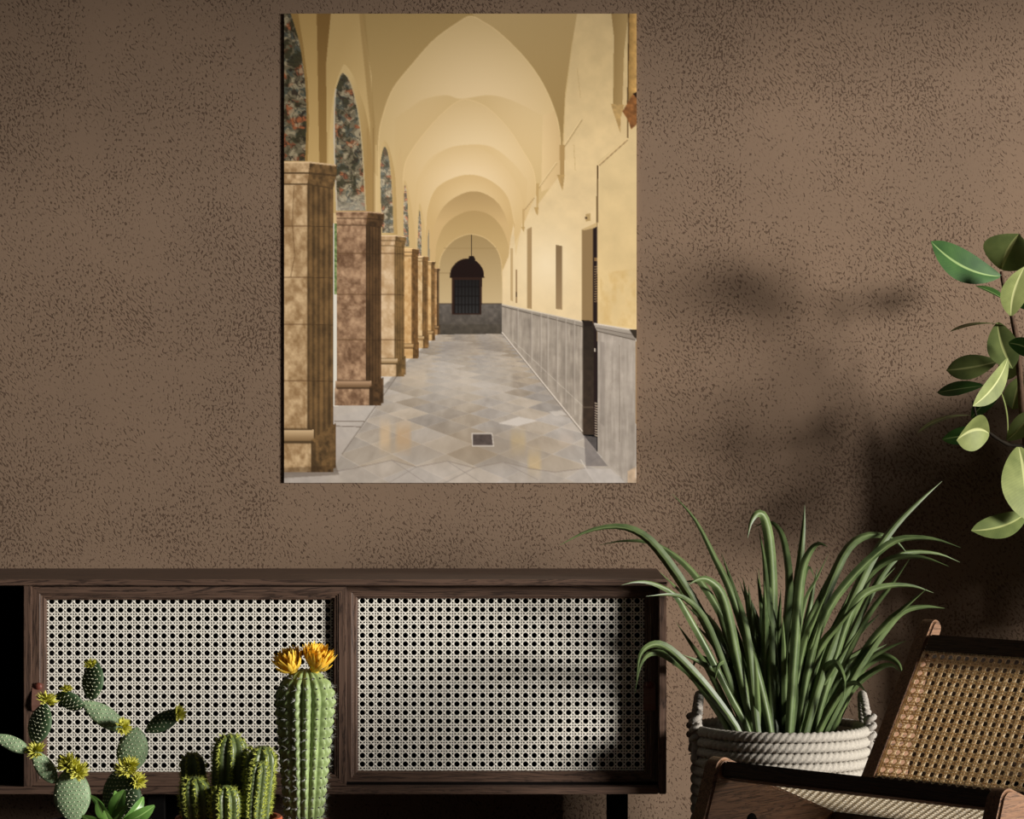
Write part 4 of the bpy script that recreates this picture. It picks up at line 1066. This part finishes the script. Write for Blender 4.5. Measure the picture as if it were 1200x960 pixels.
def build_prickly_pear():
    YC = -0.75; k = mpp(YC); zt = CZ - (966 - 480) * k
    c = P(112, 966, YC)
    root = thing('prickly_pear', 'branching prickly pear cactus with flat dotted pads and yellow-green blooms', 'cactus', (c.x, YC, BENCH))
    o = root.location
    pot(root, .098, zt + .002, mat='dark_glaze')
    def pad(b, t, wpx, yaw, dy0, dy1, mat, seed, dots=True):
        p0 = P(b[0], b[1], YC + dy0); p1 = P(t[0], t[1], YC + dy1)
        A = (p1 - p0); L = A.length; T = A.normalized()
        S = T.cross(Vector((0, 1, 0))).normalized(); N = S.cross(T).normalized()
        if N.y > 0: N = -N; S = -S
        # yaw turns the flat face about the pad's own axis
        S2 = S * math.cos(yaw) + N * math.sin(yaw); N2 = N * math.cos(yaw) - S * math.sin(yaw)
        hw = wpx * k * .5 / max(.45, abs(math.cos(yaw))) ; hw = min(hw, wpx * k * .75)
        th = max(.0065, hw * .36)
        prof = lambda u: max(.0, math.sin(math.pi * u ** .86)) ** .66 * (.90 + .16 * u)
        rows = []; n = 28; NS = 20
        for i in range(NS + 1):
            u = .004 + .992 * i / NS; f = prof(u)
            rows.append([p0 + A * u + S2 * (hw * f * math.cos(q)) + N2 * (th * f * math.sin(q) * (1 if f > .5 else .5 + f)) for q in (2 * math.pi * j / n for j in range(n))])
        m = MB(o); m.grid(rows, True)
        m.f.append(tuple(range(n))[::-1]); m.mi.append(0); e = NS * n; m.f.append(tuple(e + j for j in range(n))); m.mi.append(0)
        po = m.build('pad', mat, root, smooth=True)
        a = MB(o); st = 5.4 * k; rnd = random.Random(seed); row = 0
        u = st * .6
        while u < L - st * .3:
            f = prof(u / L); s = -hw + (st * .5 if row % 2 else 0)
            while s < hw:
                x = s / (hw * f + 1e-6)
                if abs(x) < .93:
                    hh = th * f * math.sqrt(1 - x * x)
                    for sg in (1, -1):
                        q = p0 + T * u + S2 * s + N2 * (hh * sg)
                        a.octa(q, .00125 + .0003 * rnd.random())
                        if sg > 0: a.cone(q, (N2 * sg + S2 * rnd.uniform(-.5, .5) + T * rnd.uniform(-.3, .6)) * .0045, .0004, 3)
                s += st
            u += st * .8; row += 1
        tag(a.build('areoles', 'areole_pale', po, fix=False), 'pale spine cushions', kind='stuff')
        return po, p1, T, k
    Pl, Pd = 'pear_pad', 'pear_pad_shaded'
    pA = pad((86, 964), (83, 897), 44, -.15, 0, 0, Pl, 1)
    pB = pad((66, 918), (38, 880), 21, -.35, .0, -.01, Pl, 2)
    pC = pad((36, 881), (-8, 862), 17, -.35, -.01, -.02, Pl, 3)
    pD = pad((41, 872), (53, 824), 29, .55, -.01, .0, Pd, 4)
    pE = pad((146, 966), (140, 900), 50, .6, .02, .02, Pd, 5)
    pF = pad((150, 906), (161, 852), 37, -.15, .015, .0, Pl, 6)
    pG = pad((171, 857), (214, 833), 21, .6, .0, .01, Pd, 7)
    pH = pad((147, 856), (96, 822), 24, -.3, .01, 0, Pl, 8)
    pI = pad((99, 828), (64, 815), 22, .5, .0, .01, Pd, 9)
    pJ = pad((107, 821), (111, 773), 27, .5, .0, .01, Pd, 10)
    def fl(pp, px, py, r, ax, s):
        po = pp[0]; spiky_flower(po, o, P(px, py, YC - .012), ax, r * k * 1.12, s)
    fl(pJ, 106, 780, 7.5, (-.3, -.5, 1), 21); fl(pI, 78, 809, 7, (0, -.3, 1), 22); fl(pD, 55, 822, 11, (.3, -.5, 1), 23); fl(pB, 42, 880, 10, (-.1, -.9, .7), 24)
    fl(pA, 80, 897, 13, (-.3, -.6, 1), 25); fl(pA, 91, 905, 12, (.4, -.8, .7), 26); fl(pH, 144, 852, 9, (.6, -.7, .2), 27); fl(pG, 209, 837, 9, (.8, -.5, .3), 28)
    fl(pE, 148, 902, 12, (-.1, -.8, .8), 29); fl(pE, 161, 916, 9.5, (.6, -.7, .3), 30); fl(pF, 153, 897, 9, (.2, -.8, .5), 31)
    return o
build_prickly_pear()

def build_succulent():
    YC = -1.13; k = mpp(YC); c = P(134, 970, YC)
    root = thing('small_succulent', 'small bright green leafy succulent in front of the prickly pear', 'succulent', (c.x, YC, BENCH))
    o = root.location; pot(root, .046, c.z - .004, .006, 'dark_glaze')
    rnd = random.Random(4)
    L = [((134, 966), (146, 926), 20, -.3, -.02), ((132, 966), (114, 938), 15, -.2, -.02), ((136, 966), (181, 944), 18, .3, -.02), ((130, 968), (96, 956), 13, -.1, -.03), ((136, 968), (150, 944), 14, -.5, -.05),
         ((133, 968), (122, 950), 12, .1, -.05), ((138, 970), (165, 958), 12, .3, -.04), ((132, 968), (135, 927), 15, .7, .02), ((137, 967), (168, 934), 14, .5, .02), ((130, 968), (106, 932), 9, .5, .0), ((134, 970), (140, 955), 12, 0, -.06), ((131, 971), (112, 962), 12, .2, -.05)]
    for b, t_, wpx, roll, ty in L:
        p0 = P(b[0], b[1], YC); p1 = P(t_[0], t_[1], YC + ty); ax = p1 - p0; T = ax.normalized()
        S = T.cross(Vector((0, 1, 0))).normalized(); N = S.cross(T).normalized()
        if N.y > 0: N = -N
        S2 = S * math.cos(roll) + N * math.sin(roll); N2 = N * math.cos(roll) - S * math.sin(roll)
        rows, uv = [], []; cr = (-1, -.6, -.25, 0, .25, .6, 1)
        for side in (1, -1):
            rr = []
            for i in range(11):
                u = i / 10; hw = wpx * k * .5 * max(.04, math.sin(math.pi * u ** 1.5 * .95 + .08) ** .7)
                cp = p0 + ax * u + N2 * (ax.length * .16 * 4 * u * (1 - u))
                rr.append([cp + S2 * hw * a + N2 * (hw * .35 * abs(a) + side * hw * .16 * (1 - a * a)) for a in cr])
                uv += [((a + 1) / 2, u) for a in cr]
            rows.append(rr)
        m = MB(o); m.grid(rows[0], uv=uv[:77]); m.grid(rows[1], uv=uv[77:])
        m.build('leaf', 'succulent_leaf', root, smooth=True, fix=False)
build_succulent()

def ribbed(mb, base, top, rad, ribs, depth, tub=0.0, pitch=.015, nseg=60, dome=.10, taper=None, lean=Vector((0, 0, 0)), phase=0.0):
    """ribbed column from base to top; returns the surface function(u, angle) -> point, normal-ish"""
    A = top - base; L = A.length; n = ribs * 12
    def R0(u):
        s = u * L; cap = rad * 1.15
        d = L - s
        f = math.sqrt(max(0, 1 - ((cap - d) / cap) ** 2)) if d < cap else 1
        return rad * f * (taper(u) if taper else 1)
    def pt(u, q):
        r = R0(u); s = u * L
        rib = abs(math.cos(ribs * (q - phase) / 2))            # 1 on a crest, 0 in a valley
        prof = 1 - depth * (1 - rib ** .8)
        if tub: prof += tub * (.5 + .5 * math.cos(2 * math.pi * s / pitch)) * rib ** 2
        bend = lean * (4 * u * (1 - u))
        return base + A * u + bend + Vector((math.cos(q), math.sin(q), 0)) * (r * prof)
    rows = []
    for i in range(nseg + 1):
        u = i / nseg; u = min(.9995, u if u < .8 else .8 + .2 * (1 - (1 - (u - .8) / .2) ** 1.8))
        rows.append([pt(u, 2 * math.pi * j / n) for j in range(n)])
    mb.grid(rows, True)
    b = len(mb.v) - n
    mb.f.append(tuple(b + j for j in range(n))); mb.mi.append(0)
    return pt, L

def build_flowering():
    YC = -0.81; k = mpp(YC); zt = CZ - (965 - 480) * k; c = P(356, 965, YC)
    root = thing('flowering_cactus', 'tall ribbed column cactus crowned by two orange-yellow flowers', 'cactus', (c.x, YC, BENCH))
    o = root.location; pot(root, .062, zt, .008)
    m = MB(o)
    base = Vector((c.x, YC, zt - .012)); top = P(358, 784, YC)
    RAD = 33.0 * k; RIBS = 16; pitch = 11.6 * k
    taper = lambda u: .60 + .42 * min(1, u / .8) ** .9
    pt, L = ribbed(m, base, top, RAD, RIBS, .15, .085, pitch, 150, taper=taper, phase=.12)
    body = m.build('stem', 'column_green', root, smooth=True)
    ar = MB(o); sp = MB(o); rnd = random.Random(9)
    for j in range(RIBS):
        q = .12 + 2 * math.pi * j / RIBS
        s = pitch * .5
        while s < L - .004:
            u = s / L; p = pt(u, q); p2 = pt(u, q + .01); out = Vector((math.cos(q), math.sin(q), .15 + max(0, (u - .85) * 5))).normalized()
            ar.octa(p, .0021)
            for e in range(7):
                d = (out + Vector((rnd.uniform(-1, 1), rnd.uniform(-1, 1), rnd.uniform(-1, 1))) * .85).normalized()
                sp.cone(p, d * rnd.uniform(.007, .012), .00028, 3)
            s += pitch
    tag(ar.build('areoles', 'stem_dark', body, fix=False), 'dark spine cushions', kind='stuff')
    tag(sp.build('spines', 'white_spine', body, fix=False), 'fine white spines', kind='stuff')
    # flowers: cups of long pointed petals
    for (px, py, ax, r, seed, n) in ((343, 786, (-.42, -.25, 1), 27, 3, 60), (369, 784, (.28, -.3, 1), 29, 5, 78)):
        p = P(px, py, YC - .008); ax = Vector(ax).normalized(); U = ax.cross(Vector((0, 1, 0))).normalized(); S = ax.cross(U)
        g = MB(o); g.lathe([(.0001, 0), (.004, .0)], n=3); g = MB(o)
        rows = []
        for d_, r_ in ((-.008, .004), (-.002, .0085), (.005, .0095), (.009, .006), (.010, .0002)):
            rows.append([p + ax * d_ + (U * math.cos(a) + S * math.sin(a)) * r_ for a in (2 * math.pi * i / 14 for i in range(14))])
        g.grid(rows, True); fo = g.build('flower', 'yellow_petal', root, smooth=True)
        tag(fo, 'orange-yellow flower')
        rn = random.Random(seed)
        for i in range(n):
            ring = i % 3; q = 2 * math.pi * (i * .381966) ; e = (.82, .55, .26)[ring] + rn.uniform(-.1, .1)
            if rn.random() < .06: e = 1.25
            Ln = r * k * rn.uniform(.92, 1.08) * (1.0, 1.0, .92)[ring]
            rad_ = U * math.cos(q) + S * math.sin(q); tang = ax.cross(rad_).normalized()
            w_ = 3.7 * k * rn.uniform(.8, 1.1); rr, uv = [], []
            for a in range(7):
                u = a / 6; ee = e * (1.15 - .45 * u)
                cp = p + rad_ * .006 + (ax * math.cos(ee) + rad_ * math.sin(ee)) * (Ln * u)
                hw = w_ * max(.05, math.sin(math.pi * (u * .9 + .08)) ** .8); inn = (ax * math.sin(ee) - rad_ * math.cos(ee))
                rr.append([cp - tang * hw + inn * hw * .4, cp - inn * hw * .1, cp + tang * hw + inn * hw * .4])
            mm = MB(o); mm.grid(rr); mm.build('petal', 'yellow_petal', fo, smooth=True, fix=False)
    m = MB(o)
    for i in range(60):
        a = rnd.uniform(0, 2 * math.pi); rr = rnd.uniform(.040, .052)
        m.octa((c.x + rr * math.cos(a), YC + rr * math.sin(a), zt - .007 + rnd.uniform(0, .004)), rnd.uniform(.003, .0055))
    tag(m.build('gravel', 'gravel', root, fix=False), 'pale gravel', kind='stuff')
build_flowering()

def build_cluster():
    YC = -1.01; k = mpp(YC); zt = CZ - (957 - 480) * k; c = P(268, 957, YC)
    root = thing('clustered_cactus', 'clump of ribbed torch cactus stems edged with lime spines', 'cactus', (c.x, YC, BENCH))
    o = root.location; pot(root, .081, zt, .008)
    rnd = random.Random(12)
    for (bx, tx, ty, wpx, dy, ribs, ph, scale) in ((268, 270, 860, 41, .015, 8, .2, 1), (300, 307, 874, 37, .0, 8, .45, 1), (232, 227, 910, 38, -.03, 9, .1, 1), (265, 264, 920, 35, -.052, 9, .3, 1), (229, 225, 882, 30, .045, 7, .5, .9), (297, 304, 892, 24, -.042, 8, .25, .9)):
        base = P(bx, 960, YC + dy); base.z = zt - .013; top = P(tx, ty, YC + dy)
        m = MB(o); pt, L = ribbed(m, base, top, wpx * k * .5, ribs, .30, 0, .01, 44, taper=lambda u: .86 + .14 * min(1, u * 2), phase=ph - 1.57, lean=Vector(((tx - bx) * -k * .15, 0, 0)))
        so = m.build('stem', 'torch_green', root, smooth=True)
        ar = MB(o); st = 4.6 * k
        for j in range(ribs):
            q = ph - 1.57 + 2 * math.pi * j / ribs; s = .02
            while s < L * .995:
                p = pt(s / L, q); out = Vector((math.cos(q), math.sin(q), max(.1, (s / L - .8) * 4))).normalized()
                ar.octa(p, .0013)
                for e in range(9):
                    d = (out * .7 + Vector((rnd.uniform(-1, 1), rnd.uniform(-1, 1), rnd.uniform(-1, 1)))).normalized()
                    ar.cone(p, d * rnd.uniform(.005, .0088) * scale, .0006, 3)
                s += st
        tag(ar.build('spines', 'areole_lime', so, fix=False), 'lime-yellow spine clusters', kind='stuff')
build_cluster()
